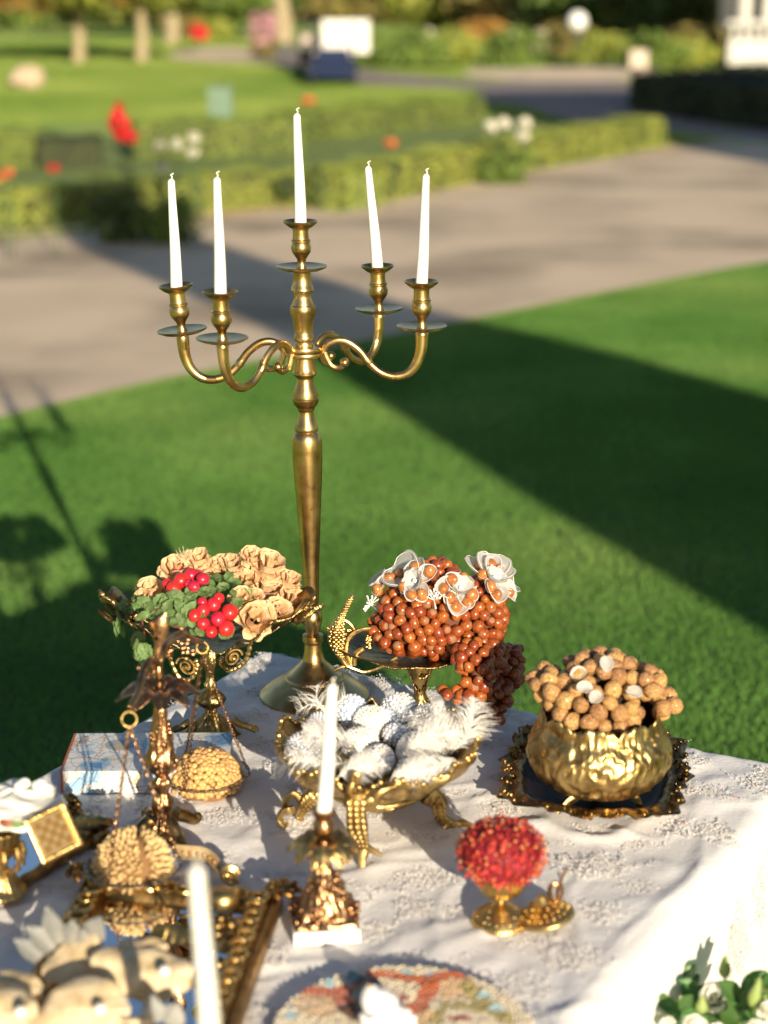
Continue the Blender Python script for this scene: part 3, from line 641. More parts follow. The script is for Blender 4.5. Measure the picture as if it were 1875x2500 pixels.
# ------------------------------------------------------------------ five arm candelabra
F = at(768, 1700, TZ); F.z = TZ+.003; m0 = mpp((0, F.y, 1.2))
t = T('candelabra', 'tall five armed polished brass candelabra with a broad domed foot', 'candelabra', F)
tilt = -.017
def lean(p): return Vector((p[0]+(p[2]-F.z)*tilt, p[1], p[2]))
def leanm(mb): mb.v = [tuple(lean(v)) for v in mb.v]; return mb
low = prof(F, [(1702,133),(1697,134),(1692,132),(1685,124),(1674,108),(1660,84),(1653,72),(1648,69),(1646,64),(1640,58),(1632,49),(1622,38),(1610,27),(1589,22),(1570,21)])
low[0] = (low[0][0], F.z); low[1] = (low[1][0], F.z+.004)
mb = MB(); mb.lathe(low, (F.x, F.y), 64); leanm(mb).build('base', BR, t, angle=28)
mb = MB(); mb.lathe(prof(F, [(1570,21),(1566,24),(1563,26),(1557,26),(1550,25),(1548,20),(1547,15),(1539,16),(1530,20),(1522,23),(1512,25),(1505,25),(1496,22),(1489,18),(1483,17),(1464,18),(1440,19),
    (1381,21),(1340,23.5),(1298,26),(1255,28.5),(1214,31),(1170,34),(1131,36),(1098,37),(1085,37),(1073,36),(1064,34),(1056,29),(1053,26),(1050,28),(1046,29),(1042,28.5),(1035,26),(1023,22),(1012,18.5),(1004,18),(998,21),(994,22),(990,26),
    (986,29),(978,31.5),(975,33),(972,33),(969,31),(962,30.5),(953,28),(944,25),(935,22),(928,20),(923,20),(919,23),(915,28),(912,30),(908,30),(905,28),(900,27),(885,24),(872,22),(866,22)]), (F.x, F.y), 40)
leanm(mb).build('stem', BR, t, angle=28)
mb = MB(); mb.lathe(prof(F, [(846,22),(840,22.5),(834,20),(830,24),(826,25),(820,24.5),(816,22),(810,21.5),(798,23),(785,25),(773,28),(764,31),(757,32),(752,31.5),(746,30),(744,27),(735,24),(728,21),(720,20),(714,22),(711,27),(707,28.5),(702,27.5),(699,26),(690,23),(680,21.5),(672,21.5),(664,22.5)]), (F.x, F.y), 40)
leanm(mb).build('upper_stem', BR, t, angle=28)
zh = prof(F, [(857, 10)])[0][1]
for k, (zz, rr_) in enumerate(((zh+.0045, .031), (zh-.0045, .034))):
    mb = MB(); mb.lathe([(rr_*.7, zz-.004), (rr_*.97, zz-.004), (rr_, zz-.002), (rr_, zz+.002), (rr_*.97, zz+.004), (rr_*.7, zz+.004)], (F.x, F.y), 40); leanm(mb).build('hub_disc', BR, t)
CUPH = [(.0,.010),(.004,.0086),(.010,.0072),(.016,.0082),(.021,.0118),(.028,.0168),(.035,.0182),(.041,.0170),(.0445,.0155),(.046,.0170),(.0485,.0170),(.050,.0148),(.056,.0140),(.0665,.0140),(.068,.0165),(.0695,.0168),(.0705,.0205),(.0735,.0245),(.078,.0300),(.0805,.0312),(.0815,.0306),(.078,.0255),(.074,.0150),(.0735,.011)]
PLATE = [(.0,.010),(-.0015,.018),(.0005,.034),(.0045,.0430),(.0068,.0442),(.0076,.0432),(.0056,.036),(.0040,.022),(.0036,.010)]
def cup(c, par, lx=0, ly=0):
    Q = Euler((ly, lx, 0)).to_matrix(); 
    for nm, pr in (('drip_plate', PLATE), ('candle_cup', [((z+.003)*1.01, r*.97) for z, r in CUPH])):
        mb = MB(); mb.lathe([(r, z) for z, r in pr], (0, 0), 40); mb.v = [tuple(lean(Q @ Vector(v)+Vector(c))) for v in mb.v]; mb.build(nm, BR, par, angle=28)
zc = prof(F, [(659, 10)])[0][1]; cup((F.x, F.y, zc), t)
top0 = lean((F.x, F.y, zc+.074)); 
candle('tallest white taper candle on the centre post of the candelabra', top0, atY(725,263,F.y), .0107, .0062)
armp = [(.033,.000),(.039,.010),(.048,.0165),(.061,.0205),(.078,.017),(.098,.002),(.114,-.019),(.134,-.036),(.157,-.0425),(.180,-.037),(.197,-.019),(.2055,.006),(.2075,.036)]
for ang, lb, tip, lx, dz, rs0 in ((-2,'white taper candle on the arm farthest right',(1042,411),0,-.003,1), (183,'white taper candle on the arm farthest left',(418,423),-.09,-.009,1.02),
                     (49,'white taper candle on the rear arm, second from right',(898,393),-.02,0,.97), (229,'white taper candle on the front arm, second from left',(530,418),0,.003,.95)):
    a = math.radians(ang); ux, uy = math.cos(a), math.sin(a)
    W = lambda r, z: Vector((F.x+ux*r*rs0, F.y+uy*r*rs0, zh+z+dz*min(1, r/.2)))
    ar = T('arm', None, None, (0, 0, 0)); ar.parent = t; ar.location = (0, 0, 0)
    mb = MB(); pth = cr([(*W(r, z),) for r, z in armp], 6); n = len(pth)
    mb.tube(pth, [(.0070 if i/n < .5 else .0070+.0044*((i/n-.5)/.5)**2) for i in range(n)], 10, flat=.8)
    mb.tube([W(.1075,-.010), W(.1115,-.0155), W(.1155,-.021)], [.0075,.0082,.0068], 10)
    mb.tube([W(.2075,.034), W(.2075,.038), W(.2075,.042)], [.0120,.0105,.0100], 14)
    leanm(mb); data = mb.mesh('arm', BR, wloc(t)); bpy.data.objects.remove(ar); ar = obj('arm', data, t)
    mb = MB(); cpth = cr([(*W(r, z),) for r, z in [(.034,.002),(.039,-.012),(.046,-.024),(.056,-.029),(.065,-.027),(.070,-.020)]], 5)
    mb.tube(cpth, [.0055]*len(cpth), 8); mb.ball(W(.0705,-.019), .0088, 12, 8); leanm(mb).build('scroll', BR, ar, off=wloc(t))
    e = W(.2075,.043)
    cup(e, t, lx, 0)
    b = lean(e+Vector((.073*math.sin(lx), 0, .077*math.cos(lx))))
    cand = candle(lb, b, atY(*tip, b.y), .0107, .0060)

# ------------------------------------------------------------------ shared small pieces
def mesh_of(fn, name, mats, **k):
    mb = MB(); fn(mb); return mb.mesh(name, mats, **k)
def _haz(mb):
    def f(p): 
        k = 1+.10*max(0, p.z)**3-.07*max(0, -p.z)**2; return Vector((p.x*(.98+.02*math.sin(3*math.atan2(p.y, p.x))), p.y, p.z*k))
    mb.ball((0,0,0), 1, 14, 10, fn=f)
hazme = mesh_of(_haz, 'hazelnut', [HAZ, HCAP]); hazme.polygons.foreach_set('material_index', [1 if sum(hazme.vertices[i].co.z for i in p.vertices)/len(p.vertices) < -.80 else 0 for p in hazme.polygons])
hazl = hazme.copy(); hazl.materials.clear(); hazl.materials.append(HAZL); hazl.materials.append(HCAP)
def _wal(sd):
    def g_(mb):
        def f(p):
            a = math.atan2(p.y, p.x); rid = math.exp(-(p.y/.10)**2)*.07*(1-.3*abs(p.z)); s_ = noise.noise(Vector((p.x*3, p.y*3, p.z*3+sd)))
            s2 = abs(noise.noise(Vector((p.x*7, p.y*7, p.z*4+sd*3))))
            return Vector((p.x*.98, p.y*1.02, p.z*1.10+.10*max(0, p.z)**6))*(1+rid+.06*s_-.09*s2)
        mb.ball((0,0,0), 1, 28, 18, fn=f)
    return g_
walme = [mesh_of(_wal(s_*1.7), 'walnut', WAL) for s_ in range(3)]
def _leaf(wd, curl, seed):
    def g_(mb):
        r = random.Random(seed)
        def f(u, v):
            x = (v-.5)*2; w = wd*math.sin(PI*min(1, u**.8*.97+.02))**.75*(1+.10*math.sin(u*25)); 
            return (x*w, u*1.0, .16*abs(x)*w*3+curl*u*u+.05*math.sin(u*9+x*2+seed)+.04*math.sin(x*6+u*13))
        mb.grid(f, 9, 4)
    return g_
leafme = [mesh_of(_leaf(.30, -.25, 1), 'leaf', LEAF, angle=180), mesh_of(_leaf(.36, .1, 2), 'leaf', LEAF, angle=180), mesh_of(_leaf(.26, -.5, 5), 'leaf', LEAF, angle=180)]
def _rad(mb): mb.ball((0,0,0), 1, 18, 12, fn=lambda p: Vector((p.x, p.y, p.z*(1-.05*p.z)))); mb.tube([(0,0,-.97),(0.02,0,-1.15),(.06,0,-1.32)], [.05,.03,.01], 6)
radme = mesh_of(_rad, 'radish', RAD)
def _rose(seed):
    def g_(mb):
        r = random.Random(seed); ph = r.uniform(0, 6); TT_ = 4.6*PI
        def rib(u, v):                        # one rolled strip makes the heart of the rose
            th_ = u*TT_; rho = .05+.60*u**.9; top = .78-.36*u+.05*math.sin(th_*2.3+ph); fl = .10+.20*u
            rr_ = rho+fl*v*v+.035*math.sin(th_*3.7+ph)*v+.03*math.sin(th_*8+ph)*v*v; return (rr_*math.cos(th_), rr_*math.sin(th_), -.45+(top+.45)*v-.07*max(0, v-.85)*6)
        mb.grid(rib, 96, 6)
        n = 8
        for i in range(n):                    # looser outer petals
            a = i*2*PI*.618*1.618/3.1+r.uniform(-.2,.2); k = i/n; p2 = r.uniform(0, 6)
            def f(u, v, a=a, k=k, p2=p2):
                wd = (.62+.1*k)*math.sin(PI*min(1, .25+u*.62))**.6; t_ = a+(v-.5)*2*wd*1.1; rr_ = .30+(.62+.12*k)*u+.05*math.sin(v*7+p2)*u; z = -.5+(.95-.45*k)*u**.9-.30*u**4+.06*math.sin(v*9+p2)*u
                return (rr_*math.cos(t_), rr_*math.sin(t_), z)
            mb.grid(f, 7, 8)
    return g_
roseme = [mesh_of(_rose(s_), 'dried_rose', ROSEM, angle=180) for s_ in (1, 2, 3, 4)]

# ------------------------------------------------------------------ left compote: radishes, herbs and dried peel roses
F = at(517, 1797, TZ); F.z = TZ+.002
t = T('compote', 'antique brass compote with scroll handles holding radishes and peel roses', 'cake stand', F)
pr = prof(F, [(1797,44),(1790,40),(1778,37),(1768,33),(1756,26),(1746,20),(1739,13),(1728,14),(1718,29),(1712,33),(1706,36),(1700,34),(1690,24),(1681,11),(1677,11),(1674,15),(1668,15),(1664,11),(1655,10),(1640,10),(1630,13),(1616,18),(1604,17),(1595,16),(1586,9),(1578,9),(1566,14)])
pr = [(r*1.0, z) for r, z in pr]; pr[0] = (pr[0][0], F.z+.004)
mb = MB(); mb.lathe(pr[8:], (F.x, F.y), 32, fn=lambda r, z, a, i: (r*(1+.08*math.cos(a*12)), z)); mb.build('stem', BRD, t)
mb = MB(); 
def ffoot(r, z, a, i):
    k = (1-i/8)**1.3; lob = abs(math.cos(a*2))**.7; return (r*(1+k*(.75*lob-.1))*(1+.05*math.sin(a*24)*(1-k)), z+(.006*math.cos(a*8)*k if i else 0)-(.0 if i else 0))
mb.lathe(pr[:9], (F.x, F.y), 72, fn=ffoot)
for k in range(4):
    a = k*PI/2+.1; c = Vector((math.cos(a), math.sin(a), 0)); q = F+c*.058; mb.tube(cr([tuple(q+Vector((0,0,.016))), tuple(q+c*.012+Vector((0,0,.010))), tuple(q+c*.020+Vector((0,0,.006))), tuple(q+c*.013+Vector((0,0,.013)))], 4), .0062, 8)
    mb.tube([q-c*.02+Vector((0,0,.026)), q+Vector((0,0,.014))], [.008,.006], 8)
mb.build('foot', BRD, t)
zd = pr[-1][1]
for sx in (-1, 1):                            # hanging scroll handles
    mb = MB(); M_ = mpp((0, F.y, zd))/2.765; ox = 835
    P_ = [(1085,790),(1072,860),(1048,920),(1000,965),(945,985),(900,960),(882,925),(895,895)] if sx > 0 else [(530,820),(538,890),(560,960),(605,1035),(665,1050),(710,1010),(725,960),(715,910)]
    cxx = [((x/2.765+220), (y/2.765+1280)) for x, y in P_]; pth = [tuple(atY(x, y, F.y)) for x, y in cxx]
    pc = cr(pth, 6); mb.tube(pc, [.0042+.001*math.sin(i*1.9) for i in range(len(pc))], 8)
    cs = (965, 900) if sx > 0 else (650, 960); r0 = 62 if sx > 0 else 68
    sp_ = [tuple(atY((cs[0]+sx*math.cos(u*1.1)*r0*(1-u/13))/2.765+220, (cs[1]-math.sin(u*1.1+.3)*r0*(1-u/13))/2.765+1280, F.y-.002)) for u in np.linspace(0, 10.5, 40)]
    mb.tube(sp_, .0026, 6); c_ = sp_[-1]; mb.ball(c_, .005, 8, 6)
    mb.build('handle', BREMB, t)
def dish(u, v):
    a = v*2*PI; c, s_ = math.cos(a), math.sin(a); k = abs(c)**3
    R_ = .128+.052*abs(c)**6+.006*math.sin(a*14)*u
    z = zd+.002+.018*u**2+.062*k*u**3+.012*u**4*math.sin(a*7)**2+.0035*noise.noise(Vector((c*u*9, s_*u*9, 2)))
    return (F.x-.0+c*R_*u*1.0, F.y+s_*R_*u*.9, z)
mb = MB(); mb.grid(dish, 22, 150)
keep = []                                     # the pierced rim
for q_ in mb.f:
    c_ = sum((Vector(mb.v[i]) for i in q_), Vector())/4-Vector((F.x, F.y, 0)); rr_ = math.hypot(c_.x, c_.y); a = math.atan2(c_.y, c_.x)
    if rr_ > .1 and noise.noise(Vector((math.cos(a)*rr_*75, math.sin(a)*rr_*75, 7))) > .22 and rr_ < .155: continue
    keep.append(q_)
mb.f = keep; mb.mi = [0]*len(keep); d_ = mb.build('dish', BRD, t, angle=60)
d_.modifiers.new('thickness', 'SOLIDIFY').thickness = .0022
for sx, tp in ((-1,(242,1441)),(1,(791,1477))):
    e = atY(*tp, F.y-.0); q = Vector((F.x+sx*.155, F.y, zd+.055)); mb = MB()
    pc = cr([tuple(q-Vector((sx*.03,0,.012))), tuple((q+e)/2+Vector((0,0,-.004))), tuple(e)], 8); mb.tube(pc, [.016-.0125*i/(len(pc)-1)+.002*math.sin(i*2) for i in range(len(pc))], 8, flat=.5)
    for k in (-1, 1): mb.tube(cr([tuple(q+Vector((0,k*.02,-.01))), tuple(q+Vector((sx*.01,k*.035,.0))), tuple(q+Vector((sx*.03,k*.03,.016)))], 4), [.008]*4+[.006]*4+[.002], 7)
    mb.build('rim_leaf', BRD, t)
MC = (F.x+.0, F.y, zd+.03); MR = (.162, .10, .083)
Z4 = lambda x, y: (x/2.765+220, y/2.765+1280)
roses = [(1200,385,112,'largest peel rose, high on the right of the compote'),(1215,240,120,'peel rose at the top right of the heap'),(1088,190,68,'bud shaped peel rose standing highest'),
 (1395,490,102,'peel rose at the far right by the candelabra shaft'),(1125,615,118,'wide open peel rose at the right front edge'),(1280,580,88,'peel rose between the front one and the far right one'),
 (1025,480,76,'small peel rose beside the green leaf'),(935,245,92,'peel rose behind the herb sprig'),(718,205,80,'peel rose at the back left of centre'),(770,280,62,'little peel rose under the back left one'),
 (585,270,100,'rounded peel rose behind the upper radishes'),(400,420,92,'peel rose at the left end above the herbs'),(1350,355,80,'peel rose behind the largest one'),(1055,345,70,'shaded peel rose in the middle gap'),
 (345,480,60,'flat peel rose at the extreme left'),(1120,480,60,'folded peel strip below the largest rose'),(840,250,52,'peel bud behind the herb tip')]
for i, (x, y, r_, lb) in enumerate(roses):
    px, py = Z4(x, y); p = onell(px, py, MC, MR); q = (p-Vector(MC)); nrm = Vector((q.x/MR[0]**2, q.y/MR[1]**2, q.z/MR[2]**2)).normalized()
    nrm = (nrm+Vector((random.gauss(.05,.2),-.9+random.gauss(0,.15),.45+random.gauss(0,.2)))).normalized(); rr_ = r_*mpp(p)/2.765
    o = obj('dried_rose', roseme[i % 4], None, p-nrm*rr_*.55, quat_to(nrm), (rr_*1.28, rr_*1.28, rr_*1.3)); tag(o, lb, 'dried rose', 'dried peel roses on the compote')
def bunch(label, rads, stalk, leaves):
    c = sum((onell(*Z4(x, y), MC, MR) for x, y, r_ in rads), Vector())/len(rads); b_ = T('radish_bunch', label, 'radishes', c, 'radish bunches on the compote')
    for x, y, r_ in rads:
        p = onell(*Z4(x, y), MC, (MR[0]*1.08, MR[1]*1.25, MR[2]*1.08)); rr_ = r_*mpp(p)/2.765
        obj('radish', radme, b_, p, quat_to((random.uniform(-.6,.6), .8, random.uniform(-.3,.6))), (rr_, rr_, rr_*1.06))
    return b_
b1 = bunch('upper radish bunch with leaves falling over the left rim', [(520,400,36),(617,380,54),(565,430,52),(680,340,46),(598,322,42),(700,420,42),(762,372,46),(735,340,34),(660,400,30)], None, None)
b2 = bunch('lower radish bunch nearest the front rim', [(764,580,47),(835,540,49),(868,500,40),(708,615,46),(766,672,45),(865,640,53),(944,593,58),(920,703,54),(818,725,43),(757,525,36)], None, None)
def leaves(par, pts, n, jit, size, hang=0):
    for k in range(n):
        x, y = random.choice(pts); x += random.gauss(0, jit); y += random.gauss(0, jit*.7)
        p = onell(*Z4(x, y), MC, (MR[0]*1.0, MR[1]*1.08, MR[2]*1.0)); q = p-Vector(MC)
        nrm = Vector((q.x/MR[0]**2, q.y/MR[1]**2, q.z/MR[2]**2)).normalized()+Vector((random.gauss(0,.35), -.3+random.gauss(0,.35), .3+random.gauss(0,.35)))
        s_ = size*random.uniform(.65, 1.25); obj('leaf', random.choice(leafme), par, p+nrm.normalized()*.006*random.random(), quat_to(nrm.normalized()), (s_, s_, s_))
leaves(b1, [(300,580),(380,550),(440,560),(500,520),(560,560),(620,530),(640,600),(560,620),(480,600),(600,670),(690,480),(260,600),(420,620),(210,590),(240,640)], 70, 24, .027)
leaves(b2, [(820,420),(880,380),(900,320),(930,400),(870,450),(790,470),(960,440),(1040,410),(760,320),(650,560),(690,680),(900,770),(980,520)], 42, 20, .026)
hp = [atY(*Z4(x, y), F.y-.11) for x, y in [(350,640),(365,740),(370,830),(395,900),(400,980)]]
mb = MB(); mb.tube(cr([tuple(p) for p in hp], 4), .0014, 5)
for pp in ([(250,610),(330,600),(440,580),(520,545)],[(640,700),(560,690),(480,670)]): mb.tube(cr([tuple(onell(*Z4(x, y), MC, (.165,.112,.088))) for x, y in pp], 4), .0018, 5)
mb.build('stalk', STEMM, b1)
for k in range(15):
    p = random.choice(hp[:])+Vector((random.gauss(0,.006), random.gauss(0,.005), random.gauss(0,.012))); s_ = random.uniform(.026,.042)
    obj('leaf', random.choice(leafme), b1, p, (Vector((random.gauss(0,.4),-1,.1)).normalized()).to_track_quat('Z','Y') @ Euler((0,0,PI+random.gauss(0,.5))).to_quaternion(), s_)
mb = MB(); q = onell(*Z4(640,260), MC, (.162,.10,.095))
for k in range(46):
    d = Vector((random.gauss(.1,.5), random.gauss(0,.4), 1)).normalized(); e = q+d*random.uniform(.015,.030); mb.tube([q+Vector((random.gauss(0,.004),0,0)), (q+e)/2+Vector((random.gauss(0,.002),0,0)), e], [.0006,.0005,.0002], 3)
tag(mb.build('wheat_tuft', mat('straw', (.70,.52,.30), .8), off=q), 'frayed straw tuft above the upper radishes', 'straw')

# ------------------------------------------------------------------ hazelnut compote
F = at(1025, 1738, TZ); F.z = TZ+.002; Z1 = lambda x, y: (x/3.072+780, y/3.072+1320)
t = T('compote', 'pierced brass compote with a vine handle under the hazelnut mound', 'cake stand', F)
pr = prof(F, [(1738,42),(1732,38),(1722,31),(1712,25),(1702,19),(1694,16),(1685,15.6),(1672,18),(1655,24),(1640,30),(1622,36),(1604,40)])
mb = MB()
def rs(pr, k=3): return [tuple(x) for x in cr(pr, k)]
pr2 = rs(pr); mb.lathe(pr2, (F.x, F.y), 60, fn=lambda r, z, a, i: (r*(1+.035*noise.noise(Vector((math.cos(a)*3, math.sin(a)*3, z*60)))), z), capb=False, capt=False,
    skip=lambda i, k: noise.noise(Vector((math.cos(k*.1047)*2.6, math.sin(k*.1047)*2.6, i*.36+1.5))) > .24 and 2 < i < 32)
d_ = mb.build('openwork_pedestal', BREMB, t); d_.modifiers.new('thickness', 'SOLIDIFY').thickness = .0025
zd = pr[-1][1]; Rd = .112
mb = MB(); mb.grid(lambda u, v: (F.x-.02+math.cos(v*2*PI)*u*(.118+.028*max(0,-math.cos(v*2*PI))**2), F.y+math.sin(v*2*PI)*u*.095, zd+.002+.014*u*u+.020*u**3*max(0,-math.cos(v*2*PI))**2+.0015*math.sin(v*60)*u), 8, 72)
d_ = mb.build('dish', BRD, t); d_.modifiers.new('thickness', 'SOLIDIFY').thickness = .003
yh = F.y-.03; W = lambda pts, dy=0: [tuple(atY(*Z1(x, y), yh+dy)) for x, y in pts]
mb = MB(); pc = cr(W([(585,872),(500,925),(420,965),(335,985),(270,965),(205,942),(150,955),(110,976)]), 6); mb.tube(pc, [.0034]*len(pc), 8)
pc = cr(W([(235,940),(205,850),(205,770),(235,710),(300,672),(380,662),(425,675),(462,700)]), 6); mb.tube(pc, [.0042]*len(pc), 8, flat=.7)
pc = cr(W([(258,935),(262,880),(290,840),(335,812)]), 6); mb.tube(pc, [.0055]*len(pc), 8, flat=.5)
pc = cr(W([(175,590),(215,612),(250,650),(262,690),(235,730)], .004), 6); mb.tube(pc, [.0038]*len(pc), 8)
mb.ball(atY(*Z1(62,655), yh), .004, 8, 6); mb.tube(W([(62,655),(80,700),(110,760)]), [.003,.004,.004], 6)
mb.build('vine_handle', BREMB, t)
mb = MB(); pc = cr(W([(205,940),(165,880),(135,810),(125,740),(130,670),(150,600),(180,540),(215,470),(252,405)]), 8); n = len(pc)
rad = [ (.0045+.0115*math.exp(-((i/n-.42)/.20)**2)) if i/n < .95 else .004 for i in range(n)]; mb.tube(pc, rad, 14)
for i in range(10, n-3, 2):                   # seeds of the pod
    for k in range(4):
        a = -.9+k*.6; c_ = Vector(pc[i]); mb.ball(c_+Vector((math.sin(a+.15*(i % 4)), -math.cos(a), 0))*rad[i]*.93, rad[i]*.24+.0006, 7, 5)
mb.build('seed_pod', BREMB, t)
mb = MB()
for i in range(22):
    c_ = atY(*Z1(365+random.uniform(-22,22), 760+random.uniform(-48,48)), yh-.005); mb.ball(c_, .0026, 7, 5)
for i in range(26):
    c_ = atY(*Z1(225+random.uniform(-30,30), 690+random.uniform(-35,45)), yh+.01); mb.ball(c_, .003, 7, 5)
mb.build('grape_cluster', BREMB, t)
# the nut mound: nuts glued together over a core, all one thing
nutP = []; hr = .0107
ells = []
def E(x, y, sx, sy, dy=0, ry=None):
    px, py = Z1(x, y); c_ = atY(px, py, F.y+dy); k = mpp(c_)/3.072; ells.append((c_, Vector((sx*k, (ry if ry else .085), sy*k))))
E(700,655,345,185); E(860,560,440,330,0,.095); E(870,330,210,200,.0,.07); E(1180,560,235,300,.0,.085); E(1190,790,205,150,-.01,.06)
E(1150,880,165,150,-.10,.045); E(1180,1000,135,150,-.125,.035); E(1150,1120,160,80,-.13,.03); E(960,1135,85,62,-.13,.022); E(1060,1190,110,50,-.13,.02); E(1280,900,120,120,-.05,.04)
E(1440,860,110,85,.03,.04); E(1410,1000,130,130,.0,.04); E(1350,1160,115,120,-.05,.035); E(1300,1290,115,90,-.085,.03); E(1210,1350,65,55,-.095,.022)
hm = T('hazelnut_mound', 'big mound of glossy hazelnuts trailing down with organza flowers', 'nut arrangement', ells[1][0], None)
def inside(p, skip=None, g_=.93):
    for j, (c_, R_) in enumerate(ells):
        if j == skip: continue
        q = p-c_
        if (q.x/(R_.x*g_))**2+(q.y/(R_.y*g_))**2+(q.z/(R_.z*g_))**2 < 1: return True
    return False
rn = random.Random(4); cam0 = Vector((0, 0, CAMZ))
for j, (c_, R_) in enumerate(ells):
    ri = Vector((max(.004, R_.x-hr*.7), max(.004, R_.y-hr*.8), max(.004, R_.z-hr*.8)))
    for k in range(1700):
        d = Vector((rn.gauss(0,1), rn.gauss(0,1), rn.gauss(0,1))).normalized(); p = c_+Vector((d.x*ri.x, d.y*ri.y, d.z*ri.z))
        if p.z < TZ+hr or inside(p, j, .79) or (p.z < zd+.012 and p.x < F.x+.03 and j < 5): continue
        if any((p-q).length_squared < (hr*1.52)**2 for q, _ in nutP): continue
        nutP.append((p, (cam0-p).normalized().dot(Vector((d.x/ri.x, d.y/ri.y, d.z/ri.z)).normalized())))
for gy_ in range(90, 1420, 15):               # close the gaps that show at the front
    for gx_ in range(320, 1500, 15):
        px, py = Z1(gx_+rn.uniform(-5,5), gy_+rn.uniform(-5,5)); best = None
        for c_, R_ in ells:
            Ri = Vector((max(.004, R_.x-hr*.9), max(.004, R_.y-hr*.9), max(.004, R_.z-hr*.9))); p = onell(px, py, c_, Ri); q = p-c_
            if (q.x/Ri.x)**2+(q.y/Ri.y)**2+(q.z/Ri.z)**2 < 1.01 and (best is None or p.y < best[0].y): best = (p, Vector((q.x/Ri.x**2, q.y/Ri.y**2, q.z/Ri.z**2)).normalized())
        if best and best[0].z > TZ+hr and not any((best[0]-q).length_squared < (hr*1.42)**2 for q, _ in nutP): nutP.append((best[0], max(.5, (cam0-best[0]).normalized().dot(best[1]))))
nutP.sort(key=lambda a: -a[1]); back = MB(); cnt = 0
for i, (p, f_) in enumerate(nutP):
    r_ = hr*rn.uniform(.86, 1.12)
    if cnt < 285: obj('hazelnut', hazme, hm, p, quat_to((rn.gauss(0,1), rn.gauss(0,1), rn.gauss(0,1)+.3)), (r_, r_*rn.uniform(.9,1.05), r_*rn.uniform(.98,1.15))); cnt += 1
    else: back.ball(p, r_, 8, 6)
back.build('hazelnut_back', HAZ, hm, kind='stuff')
mb = MB()
for c_, R_ in ells: mb.ball(c_, (max(.002, R_.x-hr*1.9), max(.002, R_.y-hr*1.9), max(.002, R_.z-hr*1.9)), 16, 10)
mb.build('core', mat('nut_core', (.13,.038,.014), .8), hm, kind='stuff')
def _pet(mb):
    def f(u, v):
        x = (v-.5)*2; w = .42*math.sin(PI*(u*.93+.04))**.6; return (x*w, u, .42*(x*x)*w*1.5+.18*u*u+.03*math.sin(u*8+x*3))
    mb.grid(f, 10, 8)
petme = mesh_of(_pet, 'petal', ORG, angle=180)
def _pete(mb):
    def g_(v): 
        u = v if v < .5 else 1-v; u = u*2; x = -1 if v < .5 else 1; w = .42*math.sin(PI*(u*.93+.04))**.6
        if u > .985: x *= max(0, (1-u)/.015)
        return (x*w, u, .42*(x*x)*w*1.5+.18*u*u)
    mb.tube([g_(i/40) for i in range(41)], .008, 5)
peteme = mesh_of(_pete, 'petal_edge', ORGE)
def surf(x, y, gx=1.05):                      # front surface of the mound
    px, py = Z1(x, y); d = ray(px, py); best = None
    for c_, R_ in ells[:6]:
        p = onell(px, py, c_, R_*gx); q = p-c_; val = (q.x/(R_.x*gx))**2+(q.y/(R_.y*gx))**2+(q.z/(R_.z*gx))**2
        if val < 1.02 and (best is None or p.y < best[0].y):
            nn = Vector((q.x/R_.x**2, q.y/R_.y**2, q.z/R_.z**2)).normalized(); best = (p, nn)
    return best or (onell(px, py, ells[1][0], ells[1][1]*1.03), Vector((0,-.8,.6)))
fl = [(760,322,150,[(620,250),(750,190),(860,235),(640,375),(700,440),(790,440)],'left'),(1037,395,150,[(950,280),(1080,300),(880,370),(955,470),(1110,500),(1010,545),(1160,440)],'centre'),
      (1280,330,130,[(1180,200),(1275,180),(1200,280),(1265,390),(1310,460),(1400,350),(1410,440),(1335,230)],'right'),(500,350,110,[(455,410),(520,310),(480,340),(560,300)],'far left')]
for cx_, cy_, sz, tips, lb in fl:
    c_, nn = surf(cx_, cy_); fo = T('organza_flower', None, None, c_); fo.parent = hm; fo.location = c_+nn*.008-wloc(hm)
    for k, (tx, ty) in enumerate(tips):
        e, n2 = surf(tx, ty, 1.1); c2 = wloc(fo); ydir = (e-c2); L_ = ydir.length*1.18; ydir.normalize(); zdir = (nn+n2*.8+Vector((0,-.3,.1))).normalized(); xdir = ydir.cross(zdir).normalized(); zdir = xdir.cross(ydir)
        q_ = Matrix((xdir, ydir, zdir)).transposed().to_quaternion()
        p_ = obj('petal', petme, fo, c2, q_, (L_*1.05, L_, L_)); 
        ed = obj('petal_edge', peteme, fo, c2, q_, (L_*.95, L_, L_))
        r_ = .0108; nt_ = obj('nut', hazl, fo, c2+ydir*L_*.66+zdir*(.008), quat_to(zdir+Vector((rn.gauss(0,.6), rn.gauss(0,.6), rn.gauss(0,.6)))), (r_*.9, r_, r_*1.15))
    for k in range(7):
        a = k*.898+.4; xdir = nn.orthogonal().normalized(); ydir = (xdir*math.cos(a)+nn.cross(xdir)*math.sin(a)+nn*.5).normalized(); xx = ydir.cross(nn).normalized(); zz = xx.cross(ydir)
        obj('petal', petme, fo, wloc(fo), Matrix((xx, ydir, zz)).transposed().to_quaternion(), (.030, .028, .030))
    mb = MB(); mb.ball(wloc(fo)+nn*.010, .0042, 7, 5); mb.build('rhinestone', CRYS, fo, smooth=False)
for (x, y) in ((385,485),(860,455)):
    c_, nn = surf(x, y); mb = MB()
    for k in range(16):
        d = (nn*.5+Vector((rn.gauss(0,1), rn.gauss(0,.5), rn.gauss(0,1)))).normalized(); e = c_+nn*.006+d*rn.uniform(.012,.021); mb.tube([c_+nn*.004, e-d*.006, e], [.0004,.0012,.0017], 6); mb.ball(e, .0017, 6, 4)
    mb.build('stamen_cluster', WHITEP, hm)
